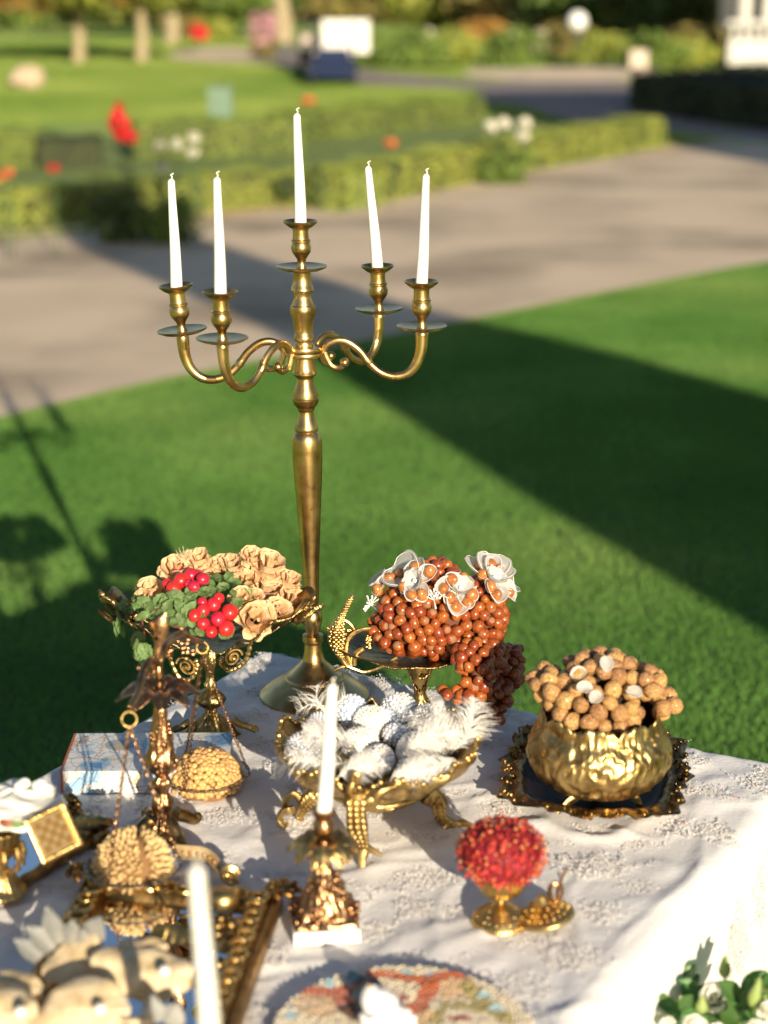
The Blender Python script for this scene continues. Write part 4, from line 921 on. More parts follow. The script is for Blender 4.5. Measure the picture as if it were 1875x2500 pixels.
mb = MB(); a_, _ = surf(1340,230); e = atY(*Z1(1400,195), a_.y); mb.tube(cr([tuple(a_), tuple((a_+e)/2+Vector((0,0,.004))), tuple(e), tuple(atY(*Z1(1447,185), a_.y))], 4), .0003, 4)
for k in range(5): mb.ball(atY(*Z1(1405+k*8, 194-k), a_.y), .0013, 6, 4)
mb.build('bead_wire', WHITEP, hm)

# ------------------------------------------------------------------ tray, embossed pot, walnuts
F = at(1458, 1935, TZ); t = T('tray', 'dark square tray with a scalloped rim under the walnut pot', 'tray', (F.x, F.y, TZ+.002))
TC = at(1452, 1908, TZ); TRX, TRY = .153, .182; ang = math.atan2(dB.y, dB.x)*.35
def trayR(a):
    c_, s_ = math.cos(a), math.sin(a); e = 3.6
    r = ((abs(c_)/TRX)**e+(abs(s_)/TRY)**e)**(-1/e)
    return r*(1+.042*math.cos(8*a)+.026*math.cos(24*a+1)+.012*math.cos(40*a))
def trayf(u, v):
    a = v*2*PI; R_ = trayR(a); R0 = (((abs(math.cos(a))/TRX)**3+(abs(math.sin(a))/TRY)**3)**(-1/3))*.70
    if u < .5: r = R0*u*2; z = .004
    elif u < .62: k = (u-.5)/.12; r = R0+(R_-R0)*.25*k; z = .004+.013*k
    else: k = (u-.62)/.38; r = R0+(R_-R0)*(.25+.75*k); z = .017+.006*k+.005*math.sin(k*9)+.0035*math.sin(k*PI)*noise.noise(Vector((math.cos(a)*14, math.sin(a)*14, k*2)))*2
    x, y = r*math.cos(a), r*math.sin(a); return (TC.x+x*math.cos(ang)-y*math.sin(ang), TC.y+x*math.sin(ang)+y*math.cos(ang), TZ+z)
mb = MB(); mb.grid(lambda u, v: trayf(u*.62, v), 14, 160); mb.build('well', TRAYM, t)
mb = MB(); mb.grid(lambda u, v: trayf(.62+u*.38, v), 16, 260)
for k in range(28):
    a = k*2*PI/28+.05; 
    for j in range(4):
        p = Vector(trayf(.80+.05*j, (a+rn.uniform(-.05,.05))/(2*PI))); mb.ball(p+Vector((0,0,.001)), rn.uniform(.0025,.0045), 7, 5)
d_ = mb.build('ornate_rim', BRDK, t, angle=70)
Z2 = lambda x, y: (x/3.072+1180, y/3.072+1540)
F = at(1458, 1948, TZ+.006); t = T('brass_pot', 'embossed brass pot with a jagged rim holding the walnuts', 'pot', F)
pr = [(r*.985, z) for r, z in prof(F, [(1925,30),(1920,70),(1911,105),(1895,135),(1873,157),(1846,172),(1818,174),(1797,168),(1780,158),(1766,150),(1750,145)])]
zr = pr[-1][1]
def emb(r, z, a, i):
    k = min(1, max(0, (i-6)/4))*min(1, max(0, (40-i)/4)); q = Vector((math.cos(a)*5.5, math.sin(a)*5.5, z*48))
    n1 = noise.noise(q); n2 = noise.noise(q*2.1+Vector((5,1,2)))
    med = 0
    ph = ((a*5/(2*PI)) % 1)-.5; zz = (z-pr[5][1])/.035; rr_ = math.hypot(ph*3.0, zz); med = .0022*math.exp(-((rr_-.9)/.10)**2)-.0012*math.exp(-((rr_-.72)/.10)**2)+.0018*math.exp(-((rr_-.25)/.16)**2)
    return (r+k*(.0028*(1-abs(n1)*3)+.0014*(1-abs(n2)*3)+med), z)
p3 = rs(pr, 4); nr = len(p3)
mb = MB(); NA = 300
def rimf(r, z, a, i):
    r, z = emb(r, z, a, i)
    if i >= nr-3: k = (i-(nr-4))/3; z += k*(.012*abs(math.sin(a*4.5))**.6+.005*abs(math.sin(a*16))+.003*noise.noise(Vector((a*9,0,1)))); r += k*.002*math.sin(a*22)
    return r, z
mb.lathe(p3, (F.x, F.y), NA, fn=rimf, capt=False); d_ = mb.build('body', BREMB, t, angle=70); d_.modifiers.new('thickness', 'SOLIDIFY').thickness = .002; d_.modifiers[0].offset = -1
for k, (a, tp, tq) in enumerate(((0,(700,1235),(560,1370)),(0,(1120,1235),(1182,1330)),(0,None,None))):
    if tp: q0 = atY(*Z2(*tp), F.y-.045); q1 = at(*Z2(*tq), TZ+.008)
    else: q0 = Vector((F.x, F.y+.05, pr[1][1]+.004)); q1 = Vector((F.x+.01, F.y+.085, TZ+.008))
    mb = MB(); pc = cr([tuple(q0+Vector((0,.02,.006))), tuple(q0), tuple((q0+q1)/2+Vector((0,0,.003))), tuple(q1)], 5); mb.tube(pc, [.016-.012*i/(len(pc)-1) for i in range(len(pc))], 10, flat=.55)
    mb.build('leg', BREMB, t)
wm = T('walnut_mound', 'heap of whole walnuts glued together in the brass pot', 'nut arrangement', (F.x, F.y, zr), None)
we = []
def E2(x, y, sx, sy, dy, ry): c_ = atY(*Z2(x, y), F.y+dy); k = mpp(c_)/3.072; we.append((c_, Vector((sx*k, ry, sy*k))))
E2(830,540,395,290,0,.082); E2(880,330,330,185,.02,.07); E2(1230,380,160,130,.0,.05); E2(1370,560,120,140,.0,.04); E2(1350,690,90,60,.0,.03); E2(480,390,160,150,.02,.06)
wr = .0145; wp = []
for j, (c_, R_) in enumerate(we):
    ri = R_-Vector((wr,)*3)*.9; ri = Vector((max(.005, ri.x), max(.005, ri.y), max(.005, ri.z)))
    for k in range(1500):
        d = Vector((rn.gauss(0,1), rn.gauss(0,1), rn.gauss(0,1))).normalized(); p = c_+Vector((d.x*ri.x, d.y*ri.y, d.z*ri.z))
        skip_ = False
        for jj, (c2, R2) in enumerate(we):
            if jj != j:
                q = p-c2
                if (q.x/(R2.x*.8))**2+(q.y/(R2.y*.8))**2+(q.z/(R2.z*.8))**2 < 1: skip_ = True
        if skip_ or d.y > .55 and d.z < .2: continue
        if p.z < zr+.004 and abs(math.hypot(p.x-F.x, p.y-F.y)-.095) < .014: continue
        if any((p-q).length_squared < (wr*1.50)**2 for q in wp): continue
        wp.append(p); r_ = wr*rn.uniform(.82,1.04); obj('walnut', walme[len(wp) % 3], wm, p, rq(), (r_, r_*rn.uniform(.92,1.02), r_))
for gy_ in range(130, 850, 24):
    for gx_ in range(330, 1500, 24):
        best = None
        for c_, R_ in we:
            Ri = R_-Vector((wr,)*3); Ri = Vector((max(.005, Ri.x), max(.005, Ri.y), max(.005, Ri.z))); p = onell(*Z2(gx_, gy_), c_, Ri); q = p-c_
            if (q.x/Ri.x)**2+(q.y/Ri.y)**2+(q.z/Ri.z)**2 < 1.01 and (best is None or p.y < best.y): best = p
        if best and not (best.z < zr+.004 and abs(math.hypot(best.x-F.x, best.y-F.y)-.095) < .014) and not any((best-q).length_squared < (wr*1.5)**2 for q in wp):
            wp.append(best); r_ = wr*rn.uniform(.82,1.04); obj('walnut', walme[len(wp) % 3], wm, best, rq(), (r_, r_*rn.uniform(.92,1.02), r_))
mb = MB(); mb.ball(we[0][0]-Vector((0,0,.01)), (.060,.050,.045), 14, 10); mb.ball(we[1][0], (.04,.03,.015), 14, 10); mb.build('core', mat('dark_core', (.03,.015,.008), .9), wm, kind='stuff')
for k, (x, y, rz) in enumerate([(655,345,.5),(930,310,1.6),(820,430,3.4),(885,470,4.2),(1075,440,5.4)]):
    p = onell(*Z2(x, y), we[0][0], we[0][1]*1.02) if y > 340 else onell(*Z2(x, y), we[1][0], we[1][1]*1.0)
    nn = Vector((0,-.6,.8)); yy = Vector((math.cos(rz), 0, math.sin(rz))); xx = yy.cross(nn).normalized(); yy = nn.cross(xx)
    q_ = Matrix((xx, yy, nn.normalized())).transposed().to_quaternion(); o = obj('petal', petme, wm, p, q_, .026); obj('petal_edge', peteme, wm, p, q_, .026)
# ------------------------------------------------------------------ footed bowl with pearl ornaments
F = at(905, 1995, TZ); RC = atY(921, 1812, F.y+.005); k_ = mpp(RC); RB = 246*k_; zr = RC.z; Zs = lambda x, y: (x/2.765+620, y/2.765+1660)
t = T('footed_bowl', 'low brass bowl on splayed claw legs filled with pearl ornaments', 'bowl', F)
zb = zr-.062
def bowlf(r, z, a, i):
    k = max(0, (r/RB-.7)/.3); w = 1+.022*k*math.cos(a*9)+.012*k*math.cos(a*23); f_ = .5+.5*math.cos((a+PI/2))
    return (r*w, z+k*(.008*math.cos(a*9)+.003*math.sin(a*31))+.010*k*abs(math.cos(a))**4+.002*noise.noise(Vector((math.cos(a)*9, math.sin(a)*9, z*50))))
prb = rs([(.012,zb-.020),(.055,zb-.020),(.078,zb-.018),(.080,zb-.010),(.070,zb-.004),(.085,zb),(.118,zb+.014),(.146,zb+.034),(.160,zb+.050),(RB,zb+.062)], 4)
mb = MB(); mb.lathe(prb, (RC.x, RC.y), 200, fn=bowlf, capt=False); d_ = mb.build('bowl_body', BREMB, t, angle=60); d_.modifiers.new('thickness', 'SOLIDIFY').thickness = .0035
mb = MB()
for k in range(90):
    a = k*2*PI/90; r, z = bowlf(RB, zr, a, 0); mb.ball((RC.x+r*math.cos(a), RC.y+r*math.sin(a), z), (.0045,.0045,.0035+.001*(k % 3)), 7, 5)
mb.build('beaded_rim', BREMB, t)
mb = MB(); mb.lathe([(.060,zb-.022),(.062,zb-.026),(.058,zb-.032),(.030,zb-.034)], (RC.x, RC.y), 60, fn=lambda r, z, a, i: (r*(1+.04*math.cos(a*16)), z), capb=False); mb.build('foot_ring', BREMB, t)
def leg(pts, rad, toes, dyf):
    mb = MB(); pc = cr(pts, 6); n = len(pc); rr_ = cr([(r_,) for r_ in rad], 6); pc0 = pc; mb.tube(pc, [float(x[0]) for x in rr_][:n], 12, flat=.75)
    for tt in toes: pc = cr(tt, 5); mb.tube(pc, [.0075-.004*i/(len(pc)-1) for i in range(len(pc))], 8, flat=.7)
    for i in range(3, min(n, 22), 2):            # acanthus ribs up the leg
        q = Vector(pc0[i]); r_ = float(rr_[i][0])
        for s_ in (-1, 0, 1): mb.ball(q+Vector((s_*r_*.62, -r_*.66, 0)), (r_*.30, r_*.25, r_*.55), 7, 5)
    mb.build('leg', BREMB, t)
w = lambda x, y, dy=0: tuple(atY(*Zs(x, y), RC.y+dy))
leg([w(470,740,-.03), w(390,790,-.03), w(345,850,-.03), w(310,905,-.02), w(325,950,-.02)], [.018,.016,.012,.008,.004], [[w(340,850,-.03), w(270,770,-.03), w(210,820,-.03), w(215,880,-.03), w(260,900,-.03)],[w(270,870,-.035), w(195,890,-.04), w(172,950,-.045), w(210,990,-.05), w(228,955,-.05)]], 0)
leg([w(1170,770,-.02), w(1245,830,-.02), w(1260,920,-.03), w(1330,970,-.03), w(1400,985,-.035)], [.018,.014,.010,.009,.006], [[w(1330,970,-.03), w(1290,1010,-.04), w(1300,1075,-.045)],[w(1380,970,-.03), w(1440,975,-.035), w(1475,1000,-.04), w(1430,1040,-.045)]], 0)
leg([w(690,760,-.16), w(690,880,-.165), w(700,1000,-.165), w(735,1100,-.165), w(740,1200,-.165)], [.020,.015,.016,.009,.006], [[w(745,1130,-.165), w(730,1200,-.17), w(735,1290,-.175), w(755,1335,-.18)],[w(745,1120,-.165), w(800,1150,-.17), w(858,1182,-.17)],[w(740,1110,-.165), w(690,1150,-.17), w(660,1140,-.17)]], 0)
leg([(RC.x+.01,RC.y+.05,zb-.01),(RC.x+.01,RC.y+.09,zb-.03),(RC.x+.01,RC.y+.11,TZ+.012)], [.016,.011,.007], [], 0)
mb = MB()                                     # twisted leaf ornaments at the front and back of the rim
for P_, R_ in (([w(780,860,-.17), w(850,760,-.172), w(960,715,-.165)], [.010,.008,.003]), ([w(640,850,-.165), w(650,740,-.168), w(685,665,-.165)], [.009,.007,.004]), ([w(700,880,-.168), w(790,810,-.172), w(900,830,-.165), w(1020,800,-.15)], [.008,.009,.006,.002]),
               ([w(690,700,-.17), w(700,650,-.17), w(672,640,-.17), w(664,690,-.17)], [.005,.006,.005,.004])):
    pc = cr(P_, 6); rr_ = [float(x[0]) for x in cr([(q,) for q in R_], 6)]; mb.tube(pc, rr_, 8, flat=.5)
mb.build('leaf_handle', BREMB, t)
mb = MB(); hz = lambda x, y: tuple(atY(*Z1(x, y), RC.y+RB-.01))
mb.grid(lambda u, v: tuple(Vector(cr([hz(285,1225), hz(340,1205), hz(400,1165), hz(440,1185), hz(500,1160), hz(548,1118), hz(585,1165), hz(612,1200)], 8)[int(u*56)])+Vector((0, (v-.5)*.03, -.03*v*v-.004*math.sin(u*20)))), 56, 6)
d_ = mb.build('leaf_handle', BREMB, t); d_.modifiers.new('thickness', 'SOLIDIFY').thickness = .003
# pearl ornaments
orn = [(345,475,125,PEARLS,'silver pearl ball at the left side of the bowl',5.5),(660,210,100,PEARLB,'ball of translucent blue beads behind the candle',8),(800,285,108,PEARL,'ivory pearl egg with a blush crown left of centre',5),
       (985,215,118,PEARLS,'silver grey bead ball at the back of the bowl',6),(1165,300,118,PEARL,'ivory pearl egg under the tall feather plume',5),(1110,490,140,PEARL,'largest ivory pearl egg with beads in rows',5),
       (715,425,105,PEARL,'cream pearl ball right of the white candle',5.5),(855,540,92,PEARLS,'small silver bead ball at the front centre',5),(1265,405,95,PEARLR,'blush crystal ball at the right side',5),
       (955,370,70,PEARLS,'dark banded silver bead bauble in the middle',7),(455,300,78,PEARLS,'little glittering silver ball at the left back',4.5),(760,600,70,PEARLR,'small blush bead ball at the front rim',4.5),
       (1040,620,80,PEARL,'half hidden pearl ball near the front rim',5),(905,260,60,PEARLB,'glassy bead cluster between the two back balls',6)]
for x, y, r_, m, lb, bpx in orn:
    px, py = Zs(x, y); yy = RC.y+.13-(y-200)/450*.21; p = atY(px, py, yy); R_ = r_*mpp(p)/2.765; t2 = T('pearl_ornament', lb, 'ornament', p, 'pearl ornaments in the footed bowl')
    ax = rq(); sc_ = Vector((1, 1, 1.18)); mb = MB(); mb.ball(p, Vector((R_*.93,)*2+(R_*.93*1.18,)), 18, 12, M=ax.to_matrix()); mb.build('core', m, t2)
    mb = MB(); br_ = bpx*mpp(p)*.82; n = int(3.4*(R_/br_)**2*1.0)
    for i in range(n):
        z = 1-2*(i+.5)/n; a = i*2.39996; d = Vector((math.sqrt(1-z*z)*math.cos(a), math.sqrt(1-z*z)*math.sin(a), z)); q = ax @ Vector((d.x*R_, d.y*R_, d.z*R_*1.18))
        if (q.normalized()).dot(Vector((0,-.8,.6))) < -.35: continue
        mb.ball(p+q, br_*random.uniform(.85, 1.1), 7, 5)
    mb.build('pearl_beads', m, t2, kind='stuff')
    if m in (PEARL, PEARLS) and r_ > 90:
        mb = MB()
        for i in range(26):
            d = (Vector((.1,-.45,1))+Vector((random.gauss(0,.28), random.gauss(0,.28), 0))).normalized(); mb.ball(p+d*R_*1.12, br_*.75, 6, 4)
        mb.build('crystal_crown', PEARLR, t2, smooth=False)
def feather(label, root, tip, wid, n, curl, seed, droop=.3):
    r = random.Random(seed); root, tip = Vector(root), Vector(tip); d = tip-root; L_ = d.length; side = d.cross(Vector((0,1,0))).normalized(); up_ = Vector((0,-.5,.8))
    mid = (root+tip)/2+side*curl*L_; sp_ = [Vector(q) for q in cr([tuple(root), tuple(mid), tuple(tip)], 16)]
    f_ = T('feather', label, 'feather', root, 'white feathers in the footed bowl')
    mb = MB(); mb.tube(sp_, [.0012-.0008*i/(len(sp_)-1) for i in range(len(sp_))], 5); mb.build('quill', FEATH, f_)
    V, Fc_ = [], []
    for i in range(n):
        u = r.uniform(.08, 1); b = sp_[min(int(u*(len(sp_)-1)), len(sp_)-1)]; s_ = 1 if i % 2 else -1
        w_ = wid*math.sin(PI*min(.95, u*.8+.15))*r.uniform(.6, 1.15); ln = (side*s_+d.normalized()*r.uniform(.5, 1.3)+up_*r.gauss(0, .35)).normalized()*w_
        pts_ = [b, b+ln*.4+up_*.1*w_, b+ln*.75+Vector((0,0,-droop*.15*w_)), b+ln+Vector((r.gauss(0,.1)*w_, 0, -droop*w_*.5))]
        tk = Vector((r.gauss(0,1), r.gauss(0,.3), r.gauss(0,1))).normalized()*.00055
        for q in range(3):
            k0 = len(V); V += [pts_[q]-tk*(1-q*.25), pts_[q]+tk*(1-q*.25), pts_[q+1]+tk*(.75-q*.25), pts_[q+1]-tk*(.75-q*.25)]; Fc_.append((k0, k0+1, k0+2, k0+3))
    o = obj('barbs', npmesh('barbs', np.array([tuple(v-root) for v in V]), np.array(Fc_), FEATH), f_); o['kind'] = 'stuff'
fw = lambda x, y, dy: atY(*Zs(x, y), RC.y+dy)
feather('tall curling ostrich plume at the right of the bowl', fw(1330,500,-.02), fw(1490,120,-.02), .048, 300, -.12, 1)
feather('ostrich plume sweeping left over the eggs at the right', fw(1420,430,0), fw(1050,210,-.01), .035, 150, .25, 2)
feather('ostrich plume leaning inward beside the tall one', fw(1440,400,.01), fw(1250,150,.0), .035, 150, .2, 3)
feather('white feather spilling over the left rim', fw(430,560,-.1), fw(140,590,-.12), .035, 110, -.1, 4)
feather('white feather lying along the left front of the bowl', fw(620,560,-.13), fw(230,480,-.09), .035, 120, .12, 5)
feather('fluffy feather filling the front rim', fw(560,660,-.15), fw(880,560,-.15), .034, 340, .12, 6)
feather('fluffy feather along the right front rim', fw(1400,560,-.1), fw(960,690,-.15), .034, 340, -.12, 7)
feather('short fluffy feather in front of the largest egg', fw(900,700,-.155), fw(1220,600,-.14), .034, 300, .1, 8)
feather('downy feather lying under the pearl balls at the left', fw(700,420,-.06), fw(330,330,-.02), .05, 320, .1, 21)
feather('downy feather lying between the pearl balls at the right', fw(1000,520,-.06), fw(1380,330,-.03), .05, 320, .1, 22)
feather('wispy feather stems rising at the left back of the bowl', fw(495,215,.1), fw(420,40,.1), .04, 40, .15, 9)
feather('wispy feather bent left at the back of the bowl', fw(495,215,.1), fw(285,215,.1), .045, 40, -.25, 10)
feather('wispy feather crossing behind the white candle', fw(500,230,.1), fw(640,110,.1), .04, 46, .1, 11)

# ------------------------------------------------------------------ goblet with red dried flowers, and its lid
Zg = lambda x, y: (x/1.843+600, y/1.843+1950)
F = at(1221, 2252, TZ); F.z = TZ+.002; t = T('goblet', 'small brass goblet with a ribbed cup and a jewelled foot', 'goblet', F)
pr = [(72,0),(70,.004),(60,.011),(44,.018),(26,.025),(13,.029),(8,.033),(11,.036),(10,.037),(26,.040),(44,.047),(56,.058),(61,.070),(63,.086)]
pr = [(r*mpp(F), F.z+z) for r, z in pr]
mb = MB(); mb.lathe(rs(pr[:6]), (F.x, F.y), 64); mb.build('foot', GOLDL, t)
mb = MB(); mb.lathe(rs(pr[5:10]), (F.x, F.y), 32); mb.build('stem', GOLDL, t)
mb = MB(); mb.lathe(rs(pr[9:], 4), (F.x, F.y), 96, fn=lambda r, z, a, i: (r*(1+.045*abs(math.sin(a*11))), z)); mb.build('cup', GOLDL, t)
def jewels(C_, par, nm, tilt_=None):
    mb = MB()
    for ring, (rr_, zz, n) in enumerate(((.040,.0045,52),(.0335,.0105,22),(.026,.0155,16),(.0185,.021,10))):
        for k in range(n):
            a = k*2*PI/n+ring*.2; s_ = .0011 if ring == 0 else (.0028 if k % 2 else .0019); p = Vector((rr_*math.cos(a), rr_*math.sin(a), zz)); p = tilt_ @ p if tilt_ else p; mb.ball(Vector(C_)+p, s_, 7, 5)
    mb.build(nm, GOLDL, par)
jewels(F, t, 'bead_relief')
C_ = onell(1227, 2077, (F.x, F.y, F.z+.118), (.062,.062,.05)); C_ = Vector((F.x, F.y, F.z+.108)); py_ = 0
dm = T('dried_flower_dome', 'dome of crumbled red and pink dried petals on the goblet', 'dried flowers', C_)
mb = MB(); mb.ball(C_, (.058,.058,.038), 18, 12); mb.build('core', REDF, dm)
vs, fs, mi = [], [], []
mb = MB(); 
for k in range(1500):
    d = Vector((random.gauss(0,1), random.gauss(0,1), random.gauss(0,1))).normalized()
    if d.z < -.75: continue
    p = C_+Vector((d.x*.0615, d.y*.0615, d.z*.0425))*random.uniform(.94,1.06); mb.cur = random.choice([0,0,0,1,1,2]); A = rq() @ Vector((1,0,0)); B = d.cross(A).normalized(); s_ = random.uniform(.0022,.0052)
    if mb.cur == 2: mb.ball(p, s_*.55, 6, 4)
    else: mb.add([p-A*s_, p-B*s_*.6+d*s_*.4, p+A*s_+d*s_*.5, p+B*s_*.6], [(0,1,2,3)])
mb.build('petal_crumbs', [REDF, REDF2, REDF3], dm, smooth=False, kind='stuff')
L0 = at(1332, 2262, TZ); tl = T('brass_lid', 'jewelled round lid with a curled handle leaning on the goblet foot', 'lid', L0)
Ql = Euler((math.radians(-4), math.radians(-13), 0)).to_matrix(); Lc = Vector((L0.x, L0.y, TZ+.014))
mb = MB(); mb.lathe(rs([(.042,0),(.0415,.004),(.034,.010),(.024,.016),(.014,.022),(.009,.029),(.006,.034)]), (0,0), 64); mb.v = [tuple(Ql @ Vector(v)+Lc) for v in mb.v]; mb.build('cover', GOLDL, tl)
jewels(Lc, tl, 'bead_relief', Ql)
mb = MB(); hk = [tuple(atY(*Zg(x, y), L0.y-.002)) for x, y in [(1380,480),(1372,440),(1368,405),(1385,383),(1405,392),(1402,430),(1410,460),(1425,420),(1418,370),(1432,340),(1446,308)]]; pc = cr(hk, 5); mb.tube(pc, [.0042-.0024*i/(len(pc)-1) for i in range(len(pc))], 8)
mb.build('finial_handle', COPPER, tl)

# ------------------------------------------------------------------ ornate candlesticks with leaf collars
def leafcollar(par, m_, c, R_, droop, n, w_, rise=.012, xf=None):
    for k in range(n):
        mb = MB()
        a = 2*PI*k/n+random.uniform(-.08,.08); rs_ = R_*random.uniform(.9,1.08)
        def f(u, v, a=a, rs_=rs_):
            x = (v-.5)*2; wd = w_*math.sin(PI*(u*.86+.12))**.8; r = .010+rs_*u; z = rise*math.sin(u*PI*.55)*1.6-droop*u**2.6+.35*wd*x*x*-1+.004*(u > .9)*(u-.9)*10
            th_ = a+math.atan2(x*wd, r); rr_ = math.hypot(r, x*wd); return (c[0]+rr_*math.cos(th_), c[1]+rr_*math.sin(th_), c[2]+z+.0018*math.cos(x*PI*2))
        mb.grid(f, 10, 6); d_ = mb.build('leaf', m_, par, angle=180); d_.modifiers.new('thickness', 'SOLIDIFY').thickness = .0013
F = at(792, 2268, TZ); F.z = TZ+.002
mb = MB(); mb.box((F.x, F.y, TZ+.012), (.092,.092,.020), rz=.12); tag(mb.build('marble_plinth', mat('white_marble', (.82,.80,.74), .4, nscale=12, noise_amt=.08), smooth=False, off=(F.x, F.y, TZ+.002)), 'square white marble plinth under the leafy candlestick', 'plinth')
zB = TZ+.023; ct = T('candlestick', 'ornate copper gold candlestick with a leaf collar on white marble', 'candlestick', (F.x, F.y, zB))
zs = lambda py: atY(797, py, F.y).z
mb = MB()
pr = rs([(.047,zB),(.046,zB+.008),(.040,zs(2225)),(.034,zs(2200)),(.029,zs(2180)),(.024,zs(2160)),(.020,zs(2140)),(.013,zs(2122)),(.010,zs(2105)),(.009,zs(2090))], 4)
def sqf(r, z, a, i):
    k = max(0, 1-i/18); sq = 1/max(abs(math.cos(a-.12)), abs(math.sin(a-.12))); n1 = noise.noise(Vector((math.cos(a)*5, math.sin(a)*5, z*70)))
    return (r*(1+(sq-1)*k*.8)*(1+.16*n1*(1 if i > 2 else .2)), z)
mb.lathe(pr, (F.x, F.y), 96, fn=sqf)
for k in range(60): a = random.uniform(0, 6.28); i = random.randrange(3, 26); r, z = sqf(*pr[i], a, i); mb.ball((F.x+r*math.cos(a), F.y+r*math.sin(a), z), random.uniform(.003,.006), 7, 5)
mb.build('base', COPPER, ct, angle=70)
leafcollar(ct, BREMB, (F.x, F.y, zs(2058)), .040, .034, 8, .016); leafcollar(ct, BREMB, (F.x, F.y, zs(2064)), .034, .040, 7, .014)
mb = MB(); mb.lathe(rs([(.009,zs(2090)),(.010,zs(2065)),(.007,zs(2050)),(.008,zs(2042)),(.011,zs(2034)),(.0145,zs(2022)),(.0145,zs(2008)),(.0115,zs(2000)),(.0125,zs(1992)),(.0155,zs(1984)),(.0165,zs(1976))], 3), (F.x, F.y), 32); mb.build('candle_cup', COPPER, ct)
candle('white taper candle in the ornate candlestick at the centre', (F.x+.001, F.y, zs(1976)-.002), atY(814, 1655, F.y-.004), .0108, .0072)
# nearer candle, lower left, rising from a stick whose foot is below the picture
Yn = 1.52; b = atY(513, 2500, Yn); b = b-Vector((0,0,.035)); F = Vector((b.x, Yn, TZ+.002)); ct = T('candlestick', 'brass candlestick standing nearest the viewer below the frame', 'candlestick', F)
mb = MB(); mb.lathe(rs([(.05,F.z),(.048,F.z+.01),(.02,F.z+.03),(.010,F.z+.06),(.014,F.z+.12),(.009,F.z+.17),(.012,b.z-.03),(.016,b.z-.01),(.016,b.z+.002)], 4), (F.x, F.y), 40); mb.build('stem', COPPER, ct)
candle('blurred white taper candle nearest the viewer at the lower left', b, atY(479, 2092, Yn), .0106, .0072)

# ------------------------------------------------------------------ the balance
Zb = lambda x, y: (x/2.86+120, y/2.86+1480)
F = at(412, 2040, TZ); F.z = TZ+.002; zs = lambda y: atY(390, y/2.86+1480, F.y).z; kk = mpp((0, F.y, .9))/2.86
t = T('balance_scale', 'copper coloured balance scale with a leaf collar and hanging glass pans', 'scale', F)
# its column leans slightly left as seen, so follow the photograph's axis
axis = lambda z: Vector((F.x+(z-F.z)*(atY(*Zb(768,500), F.y).x-atY(*Zb(800,1600), F.y).x)/(zs(500)-zs(1600)), F.y, z)); x0 = atY(*Zb(800,1600), F.y).x
def axisx(v): return Vector((v[0]+(v[2]-zs(1600))*((atY(*Zb(768,500), F.y).x-x0)/(zs(500)-zs(1600))), v[1], v[2]))
def ax(mb): mb.v = [tuple(axisx(v)) for v in mb.v]; return mb
F2 = Vector((x0, F.y, F.z))
pr = rs([(130*kk,F.z),(128*kk,zs(1610)),(105*kk,zs(1580)),(90*kk,zs(1545)),(70*kk,zs(1500)),(52*kk,zs(1460)),(58*kk,zs(1415)),(74*kk,zs(1375)),(60*kk,zs(1335)),(42*kk,zs(1300)),(48*kk,zs(1275)),(63*kk,zs(1245)),(60*kk,zs(1210)),(42*kk,zs(1185)),
    (70*kk,zs(1155)),(100*kk,zs(1105)),(102*kk,zs(1060)),(84*kk,zs(1000)),(78*kk,zs(960)),(66*kk,zs(880)),(52*kk,zs(800)),(48*kk,zs(740)),(40*kk,zs(690))], 3)
def orn_(r, z, a, i): n1 = noise.noise(Vector((math.cos(a)*4, math.sin(a)*4, z*65))); return (r*(1+.22*n1)*(1+.05*math.cos(a*8)), z)
mb = MB(); mb.lathe(pr, (F2.x, F2.y), 72, fn=orn_)
for k in range(90): a = random.uniform(0, 6.28); i = random.choice(list(range(0,16))+list(range(42,60))); r, z = pr[min(i, len(pr)-1)]; mb.ball((F2.x+r*math.cos(a), F2.y+r*math.sin(a), z), random.uniform(.0025,.0048), 7, 5)
ax(mb).build('column', COPPER, t, angle=70)
for k in range(4):
    mb = MB(); a = k*PI/2+.6; c = Vector((math.cos(a), math.sin(a), 0)); q = F2+c*.040+Vector((0,0,.010))
    pc = cr([tuple(q-c*.018+Vector((0,0,.020))), tuple(q+Vector((0,0,.010))), tuple(q+c*.014), tuple(q+c*.022+Vector((0,0,.004))), tuple(q+c*.016+Vector((0,0,.009)))], 4); mb.tube(pc, [.012-.007*i/(len(pc)-1) for i in range(len(pc))], 10); mb.build('foot', BRDK, t)
c_ = axisx((F2.x, F2.y, zs(585))); leafcollar(t, COPPER, c_, .054, .032, 9, .017, rise=.012)
mb = MB(); mb.lathe(rs([(20*kk,zs(600)),(30*kk,zs(560)),(24*kk,zs(520)),(32*kk,zs(480)),(28*kk,zs(440)),(16*kk,zs(400)),(22*kk,zs(350)),(14*kk,zs(280)),(10*kk,zs(200))], 3), (F2.x, F2.y), 24); ax(mb).build('upper_post', COPPER, t)
pa = atY(*Zb(560,745), F.y-.13); pb = atY(*Zb(1066,262), F.y+.115); w3 = lambda x, y, u: tuple(atY(*Zb(x, y), F.y-.13+.245*u))
mb = MB()
